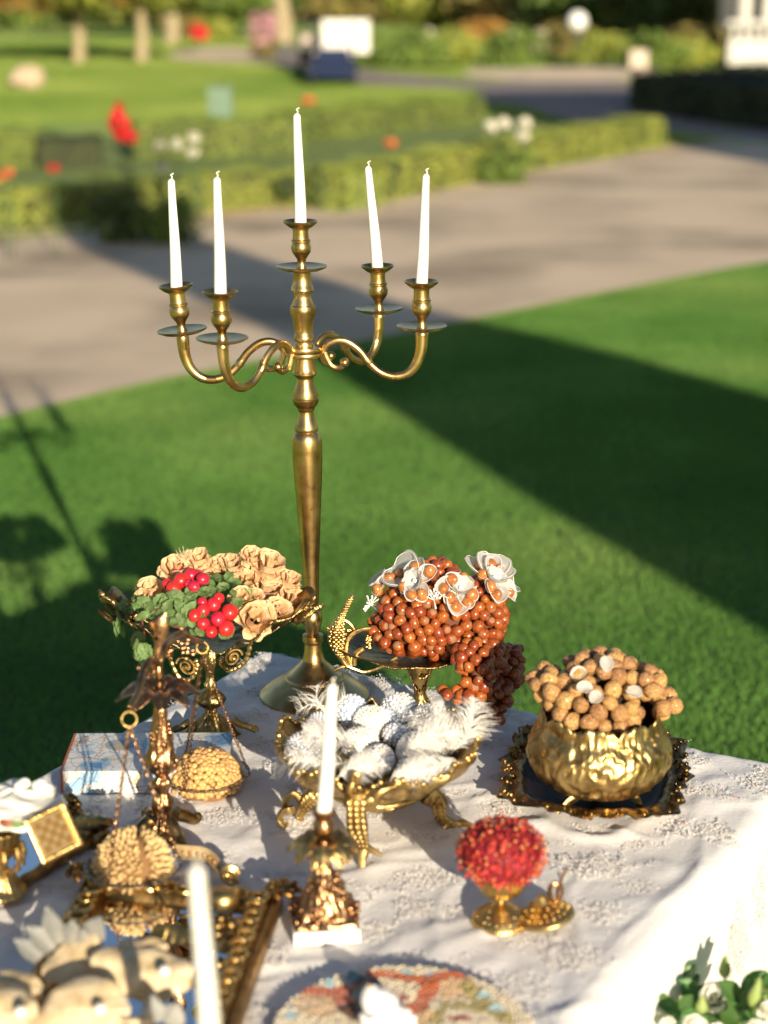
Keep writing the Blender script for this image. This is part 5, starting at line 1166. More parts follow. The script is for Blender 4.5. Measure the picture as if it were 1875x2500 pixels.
for P_, R_ in (([w3(560,720,0), w3(580,680,.03), w3(618,610,.1), w3(640,520,.18), w3(665,430,.28), w3(710,372,.36), w3(765,400,.46)], [.0045,.005,.006,.006,.0055,.005,.0045]),
               ([w3(770,420,.47), w3(790,330,.52), w3(815,270,.6), w3(870,225,.72), w3(930,190,.82), w3(1000,230,.92), w3(1066,250,1)], [.005,.0055,.006,.006,.0055,.005,.0045]),
               ([w3(705,400,.36), w3(740,440,.4), w3(715,480,.38), w3(690,450,.36)], [.004,.004,.003,.002]), ([w3(870,225,.72), w3(940,165,.8), w3(915,150,.8)], [.004,.003,.002]),
               ([w3(830,290,.6), w3(850,340,.64), w3(815,350,.62)], [.005,.004,.002])):
    pc = cr(P_, 6); mb.tube(pc, [float(x[0]) for x in cr([(q,) for q in R_], 6)], 8)
for (x, y, u) in ((625,430,.2),(690,495,.36),(650,600,.15),(560,700,.0),(575,715,.02)): mb.ball(w3(x, y, u), .0042, 8, 6)
mb.build('beam', COPPER, t)
mb = MB()                                     # leaf shaped finial and grape drops
top = [w3(745,390,.47), w3(765,250,.48), w3(780,120,.49), w3(815,45,.5)]; pc = cr(top, 6); mb.tube(pc, [.006,.006,.006,.006,.006,.006,.007,.009,.011,.012,.013,.013,.013,.012,.011,.009,.006,.004,.002][:len(pc)], 8, flat=.35)
for (x, y) in ((720,140),(725,180),(710,110)): mb.tube(cr([w3(760,230,.48), w3(735,200,.48), w3(x, y, .48)], 4), [.004]*4+[.003]*4+[.002], 6)
mb.build('leaf_finial', COPPER, t); mb = MB()
for k in range(16): mb.ball(Vector(w3(955, 300, .8))+Vector((random.gauss(0,.006), random.gauss(0,.004), random.gauss(0,.008))), .0035, 7, 5)
for k in range(8): mb.ball(Vector(w3(840, 310, .62))+Vector((random.gauss(0,.004), random.gauss(0,.003), random.gauss(0,.005))), .004, 7, 5)
mb.build('grape_drop', COPPER, t, kind='stuff')
def ring_(c, r, par, ax_=(0,1,0)):
    mb = MB(); A = Vector((1,0,0)); B = Vector((0,.3,1)).normalized(); pc = [Vector(c)+A*math.cos(a)*r+B*math.sin(a)*r for a in np.linspace(0, 2*PI, 28)]; mb.tube(pc, .0014, 6); mb.build('ring', GOLDL, par)
def linkmesh():
    mb = MB(); pc = [Vector((math.cos(a)*.5, 0, math.sin(a))) for a in np.linspace(0, 2*PI, 13)]; mb.tube(pc, .22, 5); return mb.mesh('chain_link', COPPER)
lk = linkmesh()
def chain(a, b, par):
    a, b = Vector(a), Vector(b); d = b-a; n = int(d.length/.0062); q0 = d.to_track_quat('Z', 'Y')
    mb = MB()
    for i in range(n):
        c = a+d*(i+.5)/n; Q = (q0 @ Euler((0,0,(PI/2)*(i % 2))).to_quaternion()).to_matrix()
        mb.add([c+Q @ (Vector(v.co)*.0040) for v in lk.vertices], [tuple(p.vertices) for p in lk.polygons])
    mb.build('chain', COPPER, par)
def pan(px, py, z, semi, ring, label, gl, outer):
    c = at(px, py, z); p_ = T('glass_pan', None, None, c); p_.parent = t; p_.location = c-wloc(t); R_ = semi*mpp(c)
    mb = MB(); mb.lathe(rs([(.012,c.z-.024),(.3*R_,c.z-.024),(.62*R_,c.z-.016),(.86*R_,c.z-.005),(R_,c.z),(R_*1.01,c.z+.0015),(R_*.985,c.z+.0022),(.85*R_,c.z-.002),(.6*R_,c.z-.012),(.28*R_,c.z-.019),(.01,c.z-.020)], 3), (c.x, c.y), 96, fn=lambda r, zz, a, i: (r*(1+.012*math.cos(a*16)), zz+.0012*math.cos(a*32)*(r/R_)**2)); 
    bpy.data.objects.remove(p_); gp = mb.build('glass_pan', GLASS, t); mb = MB(); mb.tube([Vector((c.x+R_*1.0*math.cos(a), c.y+R_*1.0*math.sin(a), c.z+.001)) for a in np.linspace(0, 2*PI, 60)], .0022, 6); mb.build('pan_rim', GLASS, t)
    ring_(ring, .011 if outer else .009, t)
    for a in (0.35, 2.2, 4.3): chain(Vector(ring)-Vector((0,0,.010)), c+Vector((math.cos(a)*R_*.97, math.sin(a)*R_*.97, .001)), t)
    return c, R_
rl = Vector(w3(560,790,0)); rr2 = Vector(w3(1070,290,1))
cL, RL = pan(325, 2112, .795, 116, rl, '', 0, True); cR, RR2 = pan(503, 1890, .776, 106, rr2, '', 0, False)
def nutdome(label, c, R_, H_, s_, m, long_, nm, gap=None):
    d_ = T(nm, label, 'nut arrangement', c); mb = MB(); mb.ball(c, (R_*.90, R_*.90, H_*.90), 20, 12); mb.build('core', mat('dome_core', (.22,.12,.045), .9), d_)
    mm = MB(); 
    if long_: mm.ball((0,0,0), (.62,.62,1.5), 8, 6)
    else: mm.ball((0,0,0), (1,1,.85), 8, 6, fn=lambda p: p*(1+.07*noise.noise(p*2)))
    me = mm.mesh('nut', m); n = int(2.9*PI*R_*R_/(s_*s_*3.0)); cnt = 0; bk = MB()
    pts_ = []
    for i in range(n):
        z = (i+.5)/n*1.08-.08; a = i*2.39996; rr_ = math.sqrt(max(0, 1-z*z)); d = Vector((rr_*math.cos(a)+random.gauss(0,.028), rr_*math.sin(a)+random.gauss(0,.028), z+random.gauss(0,.03))).normalized(); pts_.append(d)
    pts_.sort(key=lambda d: -(d.dot(Vector((0,-.8,.55)))))
    for d in pts_:
        p = c+Vector((d.x*R_, d.y*R_, d.z*H_))*random.uniform(.97,1.03); nn = Vector((d.x/R_, d.y/R_, d.z/H_)).normalized()
        if gap and abs((p-c).dot(gap)-.012) < .0045: continue
        ss = s_*random.uniform(.85,1.12)
        if cnt < 290: obj('nut', me, d_, p, (nn+Vector((random.gauss(0,.14),)*3)).to_track_quat('Z','Y') @ Euler((0,0,random.uniform(0,6))).to_quaternion(), ss); cnt += 1
        else: bk.ball(p, ss*.9, 6, 4)
    if bk.v: bk.build('nut_back', m, d_, kind='stuff')
nutdome('dome of round pale nuts in the glass pan beside the book', cR+Vector((0,0,-.012)), RR2*.80, .050, .0052, PALE, False, 'nut_dome')
nutdome('dome of slim pointed pale seeds in the nearer glass pan', cL+Vector((0,0,-.008)), RL*.78, .058, .0046, SEED, True, 'seed_dome', gap=Vector((.96,.25,0)))

# ------------------------------------------------------------------ book
b0 = at(149, 1940, TZ); zt = atY(150, 1886, b0.y).z; b1_ = at(500, 1938, TZ); t0 = at(186, 1793, zt); tb = atY(150, 1886, b0.y)
ex = (b1_-b0); WB = .272; ex = Vector((ex.x, ex.y, 0)).normalized(); dv = t0-tb; DB = min(.21, dv.length); ey = Vector((-ex.y, ex.x, 0)); HB = zt-TZ
bk = T('book', 'thick white hardback with a pale map print and a red spine edge', 'book', (b0.x, b0.y, TZ+.002))
def bb(nm, x0, x1, y0, y1, z0, z1, m):
    mb = MB(); c = [b0+ex*x+ey*y for x, y in ((x0,y0),(x1,y0),(x1,y1),(x0,y1))]; mb.add([Vector((p.x, p.y, TZ+.002+z0)) for p in c]+[Vector((p.x, p.y, TZ+.002+z1)) for p in c], [(3,2,1,0),(4,5,6,7),(0,1,5,4),(1,2,6,5),(2,3,7,6),(3,0,4,7)])
    return mb.build(nm, m, bk, smooth=False)
MAP = mat('map_print', (.66,.66,.66), .35, coat=.3)
nt = MAP.node_tree; nd = nt.nodes; l = nt.links; tc = nd.new('ShaderNodeTexCoord'); pb_ = nd['Principled BSDF']
v1 = nd.new('ShaderNodeTexVoronoi'); v1.inputs['Scale'].default_value = 42; v1.feature = 'DISTANCE_TO_EDGE'; l.new(tc.outputs['Object'], v1.inputs['Vector'])
r1 = nd.new('ShaderNodeValToRGB'); r1.color_ramp.elements[0].position = .0; r1.color_ramp.elements[1].position = .035; r1.color_ramp.elements[0].color = (.28,.34,.42,1); r1.color_ramp.elements[1].color = (1,1,1,1); l.new(v1.outputs['Distance'], r1.inputs[0])
n1 = nd.new('ShaderNodeTexNoise'); n1.inputs['Scale'].default_value = 11; n1.inputs['Detail'].default_value = 8; l.new(tc.outputs['Object'], n1.inputs['Vector'])
r2 = nd.new('ShaderNodeValToRGB'); cr2 = r2.color_ramp; cr2.interpolation = 'CONSTANT'
for i, (p_, c_) in enumerate([(0,(.10,.22,.42)),(.38,(.30,.45,.58)),(.45,(.68,.62,.52)),(.50,(.74,.72,.68)),(.60,(.62,.40,.22)),(.625,(.70,.70,.68)),(.68,(.35,.52,.62))]):
    e = cr2.elements[i] if i < 2 else cr2.elements.new(p_); e.position = p_; e.color = (*c_, 1)
l.new(n1.outputs['Fac'], r2.inputs[0]); mm_ = nd.new('ShaderNodeMix'); mm_.data_type = 'RGBA'; mm_.blend_type = 'MULTIPLY'; mm_.inputs[0].default_value = 1; l.new(r2.outputs[0], mm_.inputs[6]); l.new(r1.outputs[0], mm_.inputs[7]); l.new(mm_.outputs[2], pb_.inputs['Base Color'])
MAPE = MAP.copy(); 
[x for x in MAPE.node_tree.nodes if x.type == 'VALTORGB'][1].color_ramp.elements[0].color = (.55,.66,.68,1)
RED_ = mat('red_spine', (.42,.10,.04), .5); PAPER = mat('page_block', (.72,.70,.64), .8)
bb('cover', .0045, WB, 0, DB, HB-.0035, HB, MAP); bb('cover', .0045, WB, 0, DB, 0, .0035, MAP); bb('spine', .0045, WB, 0, .004, .0036, HB-.0036, MAPE); bb('page_block', .012, WB-.004, .006, DB-.006, .0037, HB-.0037, PAPER)
bb('cover_edge', 0, .0045, 0, DB, 0, HB, RED_)
INK = mat('book_ink', (.08,.09,.12), .6)
def print_(txt, o_, vx, vy, size, par, m, nm='lettering'):   # raised flat print from the built-in font
    cu = bpy.data.curves.new('txt', 'FONT'); cu.body = txt; cu.size = size; cu.extrude = .0002; to = bpy.data.objects.new('txt', cu); scene.collection.objects.link(to)
    me = bpy.data.meshes.new_from_object(to.evaluated_get(bpy.context.evaluated_depsgraph_get())); bpy.data.objects.remove(to); me.materials.clear(); me.materials.append(m)
    vx, vy = Vector(vx).normalized(), Vector(vy).normalized(); q = Matrix((vx, vy, vx.cross(vy))).transposed().to_quaternion(); return obj(nm, me, par, o_, q)
# an arc of small print round the corner medallion, as on the photographed cover
mb = MB(); c0 = b0+ex*.075+ey*.105; zt2 = TZ+.002+HB+.0004
for k in range(40):
    a0 = 2.0+k*.075; a = Vector((math.cos(a0), math.sin(a0), 0)); q = c0+a*.062; q.z = zt2; tg = Vector((-a.y, a.x, 0)); h_ = .0012+.0012*((k*7) % 3 > 0)
    mb.add([q-tg*.0009-a*h_, q+tg*.0009-a*h_, q+tg*.0009+a*h_, q-tg*.0009+a*h_], [(0,1,2,3)])
mb.build('arc_lettering', INK, bk, smooth=False)
MED = mat('medallion_print', (.55,.36,.18), .4, nscale=60, col2=(.15,.35,.5))
mb = MB(); q = [c0+ex*(.026*math.cos(a)+.01)+ey*(.022*math.sin(a)) for a in np.linspace(0, 2*PI, 25)[:-1]]; mb.add([Vector((p.x, p.y, zt2)) for p in q], [tuple(range(24))]); mb.build('medallion', MED, bk, smooth=False)

# ------------------------------------------------------------------ left: tray with handle, gilt cup of meringue, gilt card
a0, a1 = at(-140, 2300, TZ), at(238, 2058, TZ); ex = (a1-a0).normalized(); ey = Vector((-ex.y, ex.x, 0)); t = T('mirror_tray', 'long dark gilt tray with a leafy handle at the left edge', 'tray', (a0.x, a0.y, TZ+.002))
LW = (a1-a0).length; TWd = .17
def bar_(A, B, r_, m, par, nm, flat=.8, fnr=None):
    mb = MB(); n = 40; P_ = [A+(B-A)*i/n for i in range(n+1)]; mb.tube([tuple(p) for p in P_], [r_*(1+(fnr(i) if fnr else 0)) for i in range(n+1)], 12, flat=flat); return mb.build(nm, m, par)
z_ = Vector((0,0,TZ+.013)); q = [Vector((p.x, p.y, 0))+z_ for p in (a0, a1, a1+ey*TWd, a0+ey*TWd)]
for i in range(4): bar_(q[i], q[(i+1) % 4], .0105, GOLD if i == 0 else BRDK, t, 'rim', fnr=lambda i: .12*math.sin(i*1.3))
mb = MB(); mb.add([p+Vector((0,0,-.006)) for p in q], [(0,1,2,3)]); mb.build('mirror_plate', MIRROR, t, smooth=False)
mb = MB(); k0 = at(175, 1985, TZ)
for P_, R_ in (([atY(268,2008,a1.y-.02), atY(235,2008,a1.y), atY(200,2010,a1.y+.03), atY(176,2000,a1.y+.05)], [.007,.013,.016,.013]), ([atY(180,2005,a1.y+.05), atY(176,1982,a1.y+.06), atY(186,1965,a1.y+.06), atY(176,1950,a1.y+.06), atY(160,1946,a1.y+.07)], [.010,.009,.007,.008,.006]),
               ([atY(262,2030,a1.y-.02), atY(225,2060,a1.y-.01), atY(190,2085,a1.y)], [.006,.012,.014])):
    pc = cr([tuple(p) for p in P_], 6); mb.tube(pc, [float(x[0])*(1+.1*math.sin(i*2)) for i, x in enumerate(cr([(r_,) for r_ in R_], 6))], 10)
for k in range(14): mb.ball(atY(165+random.uniform(0,28), 1950+random.uniform(0,50), a1.y+.055), random.uniform(.004,.008), 8, 6)
mb.build('handle', BRDK, t)
zT = TZ+.014
F = at(22, 2178, zT); cupt = T('gilt_cup', 'fluted gilt cup at the left edge topped with white meringue', 'cup', F); k_ = mpp((F.x, F.y, .85)); zq = lambda y: atY(22, y, F.y).z
mb = MB(); mb.lathe(rs([(58*k_,F.z),(56*k_,F.z+.005),(46*k_,zq(2160)),(28*k_,zq(2130)),(13*k_,zq(2116)),(12*k_,zq(2108)),(20*k_,zq(2098)),(36*k_,zq(2080)),(48*k_,zq(2050)),(52*k_,zq(2032)),(57*k_,zq(2022))], 4), (F.x-.009, F.y), 96, fn=lambda r, z, a, i: (r*(1+.045*abs(math.sin(a*9))), z), capt=False)
d_ = mb.build('bowl', GOLDL, cupt, angle=60); d_.modifiers.new('thickness', 'SOLIDIFY').thickness = .002
mb = MB()
for k in range(5): a = -1.2+k*.7; c = Vector((F.x-.009+math.cos(a)*.030, F.y+math.sin(a)*.030, zq(2105))); mb.tube(cr([tuple(c+Vector((0,0,.03))), tuple(c+Vector((.004*math.cos(a),.004*math.sin(a),.008))), tuple(c), tuple(c-Vector((0,0,.008)))], 4), [.005]*4+[.003]*4+[.005]*4+[.002], 8)
mb.build('drop_ornament', GOLDL, cupt)
def mer(u, v):
    a = v*2*PI*3.2+u*.0; k = u; th_ = a; r = .066*(1-k**1.6)*(.80+.2*abs(math.sin(th_*1.0))); return None
Cm = Vector((atY(35,1968,F.y).x, F.y, atY(35,1985,F.y).z)); mt = T('meringue', 'swirled white meringue heaped on the gilt cup', 'meringue', Cm)
mb = MB(); mb.ball(Cm+Vector((0,0,.012)), (.064,.058,.024), 72, 44, fn=lambda p: Vector((p.x, p.y, p.z*(1 if p.z < 0 else 1)))*(1+.11*math.sin(math.atan2(p.y, p.x)*5+p.z*9+1.2*noise.noise(p*2))+.08*noise.noise(p*3.5+Vector((4,0,0)))+.05*math.sin(p.z*22+math.atan2(p.y,p.x)*3)))
for x, y in ((48,1920),(92,1918),(100,1914),(106,1924),(116,1926),(60,1912),(55,1915)): p = atY(x, y, F.y+.01); mb.ball(p, (.009,.008,.008), 10, 7)
mb.build('cream_swirl', CREAM, mt)
for (x, y, m, nm) in ((20,2008,mat('berry_brown', (.25,.08,.04), .4),'dried_berry'),(42,2009,LEAF,'herb_sprig')):
    p = atY(x, y, F.y-.055); mb = MB(); mb.ball(p, (.013,.008,.006), 10, 7, fn=lambda p_: p_*(1+.2*noise.noise(p_*3))); mb.build('garnish', m, mt)
# leaning gilt card
cq = [atY(54,2005,F.y-.075), atY(146,1946,F.y-.03), atY(168,1982,F.y-.035), atY(158,2068,F.y-.055), atY(102,2112,F.y-.09)]
cd = T('gilt_card', 'small gilt square card with a checked pattern leaning on the cup', 'card', cq[4]); A = cq[0]; U = cq[2]+(cq[1]-cq[2])*.7-cq[0]; Wv = cq[4]-cq[0]
nrm = U.cross(Wv).normalized(); nrm = nrm if nrm.y < 0 else -nrm
QG = mat('checked_gilt', (.70,.46,.19), .35, .9, bump=.3, bscale=90); 
def rsq(u, v):
    x, y = (u-.5)*2, (v-.5)*2; p_ = A+U*(.5+x*.5)+Wv*(.5+y*.5); k = max(abs(x), abs(y)); return p_+nrm*(.0035*(k > .93))
mb = MB(); mb.grid(lambda u, v: rsq(u, v), 30, 30); d_ = mb.build('plate', QG, cd); d_.modifiers.new('thickness', 'SOLIDIFY').thickness = .003
DG = mat('dark_gilt_check', (.33,.18,.05), .45, .8)
for i in range(5):
    for j in range(5):
        if (i+j) % 2: continue
        mb = MB(); p_ = A+U*(.18+.13*i)+Wv*(.18+.13*j)+nrm*.0045; mb.add([p_, p_+U*.13, p_+U*.13+Wv*.13, p_+Wv*.13], [(0,1,2,3)]); mb.build('check_tile', DG, cd, smooth=False)
mb = MB()
for k in range(100):
    s_ = k/100*4; e = int(s_); f_ = s_-e; x, y = ((f_,0),(1,f_),(1-f_,1),(0,1-f_))[e]; x = .06+x*.88; y = .06+y*.88; mb.ball(A+U*x+Wv*y+nrm*.004, random.uniform(.0018,.0036), 7, 5)
mb.build('bead_border', GOLDL, cd)

# ------------------------------------------------------------------ big gilt mirror frame
fr = T('framed_mirror', 'large carved gilt picture frame with a mirror lying on the cloth', 'mirror', at(420, 2350, TZ))
zf = TZ+.028; q = [at(205,2135,zf), at(690,2178,zf), at(545,2590,zf)]; q.append(q[0]+(q[2]-q[1])); wd = .045
mid = sum(q, Vector())/4
def frame_bar(A, B, idx):
    d = (B-A); L_ = d.length; d.normalize(); inw = Vector((-d.y, d.x, 0)); inw = inw if inw.dot(mid-A) > 0 else -inw
    prf = [(0,-.026),(0,-.010),(.004,-.002),(.010,.0),(.014,-.003),(.020,.004),(.030,.005),(.038,.0),(.044,-.008),(.046,-.018),(.046,-.026)]
    mb = MB(); n = 70
    def f(u, v):
        i = v*(len(prf)-1); a_, b_ = prf[int(min(i, len(prf)-2))], prf[int(min(i, len(prf)-2))+1]; k = i-int(min(i, len(prf)-2)); x = a_[0]+(b_[0]-a_[0])*k; z = a_[1]+(b_[1]-a_[1])*k
        lo, hi = x, L_-x; s_ = lo+(hi-lo)*u; ctr = .018 < x < .040; z += (.0022*noise.noise(Vector((s_*90, x*90, idx)))) if ctr else 0
        return A+d*s_+inw*x+Vector((0,0,z))
    mb.grid(f, n, 20); mb.build('frame_bar', GOLD, fr, angle=50)
    mb = MB(); k = 0; s_ = .03
    while s_ < L_-.03:                        # carved scrolls, alternately C and reversed
        c = A+d*s_+inw*.029+Vector((0,0,.006)); sg = 1 if k % 2 else -1
        pth = [tuple(c+d*(math.cos(a)*.015*(1-a/14))+inw*(math.sin(a)*sg*.014*(1-a/14))+Vector((0,0,.0025*math.sin(a*.6)))) for a in np.linspace(-.6, 5.2, 18)]
        mb.tube(pth, [.0042-.002*i/17 for i in range(18)], 7); mb.tube([tuple(c-d*.010-inw*sg*.009), tuple(c+d*.002-inw*sg*.011), tuple(c+d*.012-inw*sg*.004)], [.0015,.0030,.001], 6)
        s_ += .026; k += 1
    mb.build('carved_scrolls', GOLDL, fr)
for i in range(4): frame_bar(q[i], q[(i+1) % 4], i)
mb = MB(); mb.add([mid+(p-mid)*.93+Vector((0,0,-.022+(.012 if i_ < 2 else 0))) for i_, p in enumerate(q)], [(0,1,2,3)]); mb.build('mirror_plate', MIRROR, fr, smooth=False)
# corner flourishes
for i, cpt in enumerate(q[:2]):
    mb = MB()
    for k in range(7): a = k*.9; mb.tube(cr([tuple(cpt+Vector((math.cos(a)*.008, math.sin(a)*.008, .004))), tuple(cpt+Vector((math.cos(a+.5)*.02, math.sin(a+.5)*.02, .008))), tuple(cpt+Vector((math.cos(a+1.0)*.026, math.sin(a+1.0)*.026, .002)))], 4), [.005]*4+[.0045]*4+[.002], 7)
    mb.build('corner_flourish', GOLD, fr)
# curved gilt handle lying across the top of the frame
yy = at(440,2085,TZ+.03).y; H = lambda x, y, dy=0: tuple(atY(x, y, yy+dy))
t = T('scroll_handle', 'cream and gilt scroll handle lying beside the balance foot', 'handle', at(440,2085,TZ+.03))
mb = MB(); pc = cr([H(425,2080), H(460,2082), H(495,2086), H(520,2100,-.01), H(540,2125,-.03), H(560,2143,-.05), H(578,2138,-.05)], 6); mb.tube(pc, [.012]*len(pc), 4, flat=.8); mb.build('shaft', mat('cream_gilt', (.66,.50,.28), .35, .5, nscale=40, col2=(.42,.24,.07)), t, angle=30)
mb = MB(); sp_ = [tuple(Vector(H(562,2128,-.05))+Vector((math.cos(a)*.0125*(1-a/16), -.006, math.sin(a)*.0125*(1-a/16)))) for a in np.linspace(0, 10, 34)]; mb.tube(sp_, .0042, 8); mb.ball(sp_[-1], .006, 10, 7); mb.build('curl', GOLDL, t)
mb = MB()
for k in range(8): p_ = pc[4+k*3]; mb.ball(Vector(p_)+Vector((0,-.010,.004)), (.0035,.002,.0035), 7, 5)
mb.build('inlay', GOLD, t)
# golden apple with its leaf
C_ = atY(544, 2197, at(544,2225,TZ+.03).y); R_ = 37*mpp(C_); t = T('golden_apple', 'golden ornamental apple with a veined gold leaf on the mirror', 'ornament', C_)
mb = MB(); mb.ball(C_, (R_,R_,R_*.95), 32, 22, fn=lambda p: Vector((p.x, p.y, p.z-.18*max(0, p.z)**8-.0*p.z))); mb.build('fruit', GOLDL, t)
mb = MB(); lc = [atY(405,2250,C_.y-.03), atY(455,2345,C_.y-.07)]; dL = lc[1]-lc[0]; sd = Vector((1,-.15,.1)).normalized()
mb.grid(lambda u, v: lc[0]+dL*u+sd*((v-.5)*2*.034*math.sin(PI*(u*.9+.06))**.7)+Vector((0,-.010*(1-((v-.5)*2)**2)-.0018*math.cos((v-.5)*30+u*20),.0)), 24, 24); d_ = mb.build('leaf', GOLDL, t, angle=180); d_.modifiers.new('thickness', 'SOLIDIFY').thickness = .0012
mb = MB(); mb.tube(cr([tuple(lc[0]), tuple(atY(398,2205,C_.y-.02)), tuple(atY(374,2165,C_.y+.01))], 5), [.0022]*11, 6); mb.build('stem', GOLD, t)
t = T('grape_ornament', 'small cluster of dark gold berries by the candle on the mirror', 'ornament', atY(552,2285,C_.y-.06))
for k in range(12): mb = MB(); mb.ball(atY(552+random.uniform(-24,24), 2280+random.uniform(-40,40), C_.y-.06+random.uniform(-.015,.015)), random.uniform(.007,.010), 12, 8); mb.build('berry', BRDK, t)

# ------------------------------------------------------------------ ivory porcelain flowers with pearls on the mirror
Zp = lambda x, y: (x/2.963, y/2.963+2200)
YP = {}
def bigpetal(lb, x, y, rx, ry, rot, Y, pearl=None, cupd=.22):
    c = atY(*Zp(x, y), Y); k = mpp(c)/2.963; t = T('porcelain_petal_flower', lb, 'ornament', c, 'ivory porcelain flowers on the mirror')
    A = Vector((math.cos(rot), 0, math.sin(rot))); N = Vector((-.05,-.72,.66)).normalized(); A = (A-N*A.dot(N)).normalized(); B = N.cross(A)
    def f(u, v):
        a = v*2*PI; rr_ = u; w_ = 1+.06*math.sin(a*3+x)+.03*math.sin(a*7+y); px_, py_ = math.cos(a)*rr_*rx*k*w_, math.sin(a)*rr_*ry*k*w_
        h_ = -cupd*rx*k*(rr_**2)*(.6+.4*math.cos(a-1))+.010*math.sin(a*2+1)*rr_**2+.0045*math.sin(a*5+x)*rr_**3+.0035*noise.noise(Vector((px_*50, py_*50, x)))
        return c+A*px_+B*py_+N*h_
    mb = MB(); mb.grid(f, 14, 60); d_ = mb.build('petal', PORC, t, angle=180); d_.modifiers.new('thickness', 'SOLIDIFY').thickness = .0016
    if pearl: p_ = atY(*Zp(*pearl), Y-.022); mb = MB(); mb.ball(p_, 45*mpp(p_)/2.963, 20, 14); mb.build('pearl', PEARL, t)
    return t
Yb = at(250,2400,TZ+.06).y
bigpetal('ivory porcelain petal curling up at the back left of the mirror', 545, 430, 235, 190, .5, Yb+.03)
bigpetal('widest ivory porcelain petal with a pearl beside the candle', 1030, 500, 380, 195, -.28, Yb-.01, (1190,508))
bigpetal('nearest ivory porcelain petal with a pearl at the bottom edge', 600, 770, 330, 240, .15, Yb-.09, (725,782))
bigpetal('ivory porcelain petal with a pearl at the lower left corner', 60, 800, 240, 175, -.5, Yb-.10, (150,802))
bigpetal('ivory porcelain petal in the shade at the left edge', 110, 590, 220, 100, -.3, Yb-.02)
bigpetal('small ivory petal below the widest one', 1010, 860, 120, 45, 0, Yb-.11)
bigpetal('green tinged petal edge seen over the widest one', 1020, 330, 190, 85, 0, Yb+.035, cupd=.2)
SILV = mat('silver_leaf_white', (.42,.41,.37), .4, .4, nscale=20, col2=(.28,.29,.28))
lv = T('white_leaf_spray', 'spray of pointed white leaves with gilded tips beside the mirror frame', 'ornament', atY(*Zp(430,330), Yb+.06))
for (tx, ty, bx, by, w_) in ((335,30,420,300,.022),(190,175,400,330,.022),(105,265,300,400,.02),(525,130,520,300,.021),(730,110,640,290,.026),(600,200,600,330,.02),(1100,670,1120,860,.022),(1290,730,1220,880,.026)):
    e, b_ = atY(*Zp(tx, ty), Yb+.045 if ty < 500 else Yb-.08), atY(*Zp(bx, by), Yb+.06 if ty < 500 else Yb-.08); d = e-b_; sd = d.cross(Vector((0,-1,.3))).normalized()
    mb = MB(); mb.grid(lambda u, v: b_+d*u+sd*((v-.5)*2*w_*.72*(math.sin(PI*min(1, u*.62+.38))**.9 if u > .2 else .9))+Vector((0,-.006*(1-abs(v-.5)*2),0)), 12, 8); d_ = mb.build('leaf', SILV, lv, angle=180); d_.modifiers.new('thickness', 'SOLIDIFY').thickness = .0014
    if ty < 300: mb = MB(); mb.tube([tuple(e), tuple(e-d*.06)], [.0012,.004], 6); mb.build('gilt_tip', GOLDL, lv)

# ------------------------------------------------------------------ seed mosaic plate with a white porcelain bird
C_ = at(985, 2532, TZ+.012); RP = 330*mpp(C_); t = T('seed_mosaic_plate', 'round plate covered in a mosaic of seeds with orange swirls', 'plate', C_)
MOS = bpy.data.materials.new('mosaic_ground'); MOS.use_nodes = True; MOS.node_tree.nodes['Principled BSDF'].inputs['Base Color'].default_value = (.62,.50,.30,1)
mb = MB(); mb.lathe([(RP*.6,TZ+.001),(RP*.97,TZ+.005),(RP,TZ+.010),(RP*.99,TZ+.013),(RP*.5,TZ+.0125),(.002,TZ+.0125)], (C_.x, C_.y), 72); mb.build('dish', WHITEP, t)
mcol = {k: mat('seed_'+k, c, .75) for k, c in dict(cream=(.72,.62,.44), tan=(.66,.45,.24), rust=(.52,.13,.035), blue=(.42,.60,.62), teal=(.12,.26,.27), wine=(.30,.04,.04), olive=(.42,.34,.12), brown=(.16,.07,.035), green=(.30,.34,.17)).items()}
keys = list(mcol)
Zm = lambda x, y: (x/2.37+640, y/2.37+2280)
def inv(x, y): p = at(*Zm(x, y), TZ+.014); return ((p.x-C_.x), (p.y-C_.y))
def seg(px, pts, w): 
    best = 9
    for a, b in zip(pts, pts[1:]):
        ax_, ay_ = a; bx_, by_ = b; dx, dy = bx_-ax_, by_-ay_; k = max(0, min(1, ((px[0]-ax_)*dx+(px[1]-ay_)*dy)/(dx*dx+dy*dy+1e-12))); best = min(best, math.hypot(px[0]-ax_-dx*k, px[1]-ay_-dy*k))
    return best < w
sw1 = [inv(*p) for p in ((190,318),(260,325),(400,335),(520,310))]; sw2 = [inv(*p) for p in ((640,235),(720,240),(830,265),(980,260),(1080,235),(1160,235))]; sw3 = [inv(*p) for p in ((980,260),(960,340),(900,420),(840,450))]
ol = [inv(*p) for p in ((1190,300),(1270,400),(1400,490))]; ol2 = [inv(*p) for p in ((990,500),(1050,420),(1150,410),(1280,450))]; brn = [inv(*p) for p in ((400,345),(470,440),(560,500),(660,500))]; brn2 = [inv(*p) for p in ((640,265),(700,350),(790,390))]
def ell(p, x, y, rx, ry):
    cx_, cy_ = inv(x, y); ex_, _ = inv(x+rx, y); _, ey_ = inv(x, y-ry); return ((p[0]-cx_)/(ex_-cx_))**2+((p[1]-cy_)/(ey_-cy_))**2 < 1
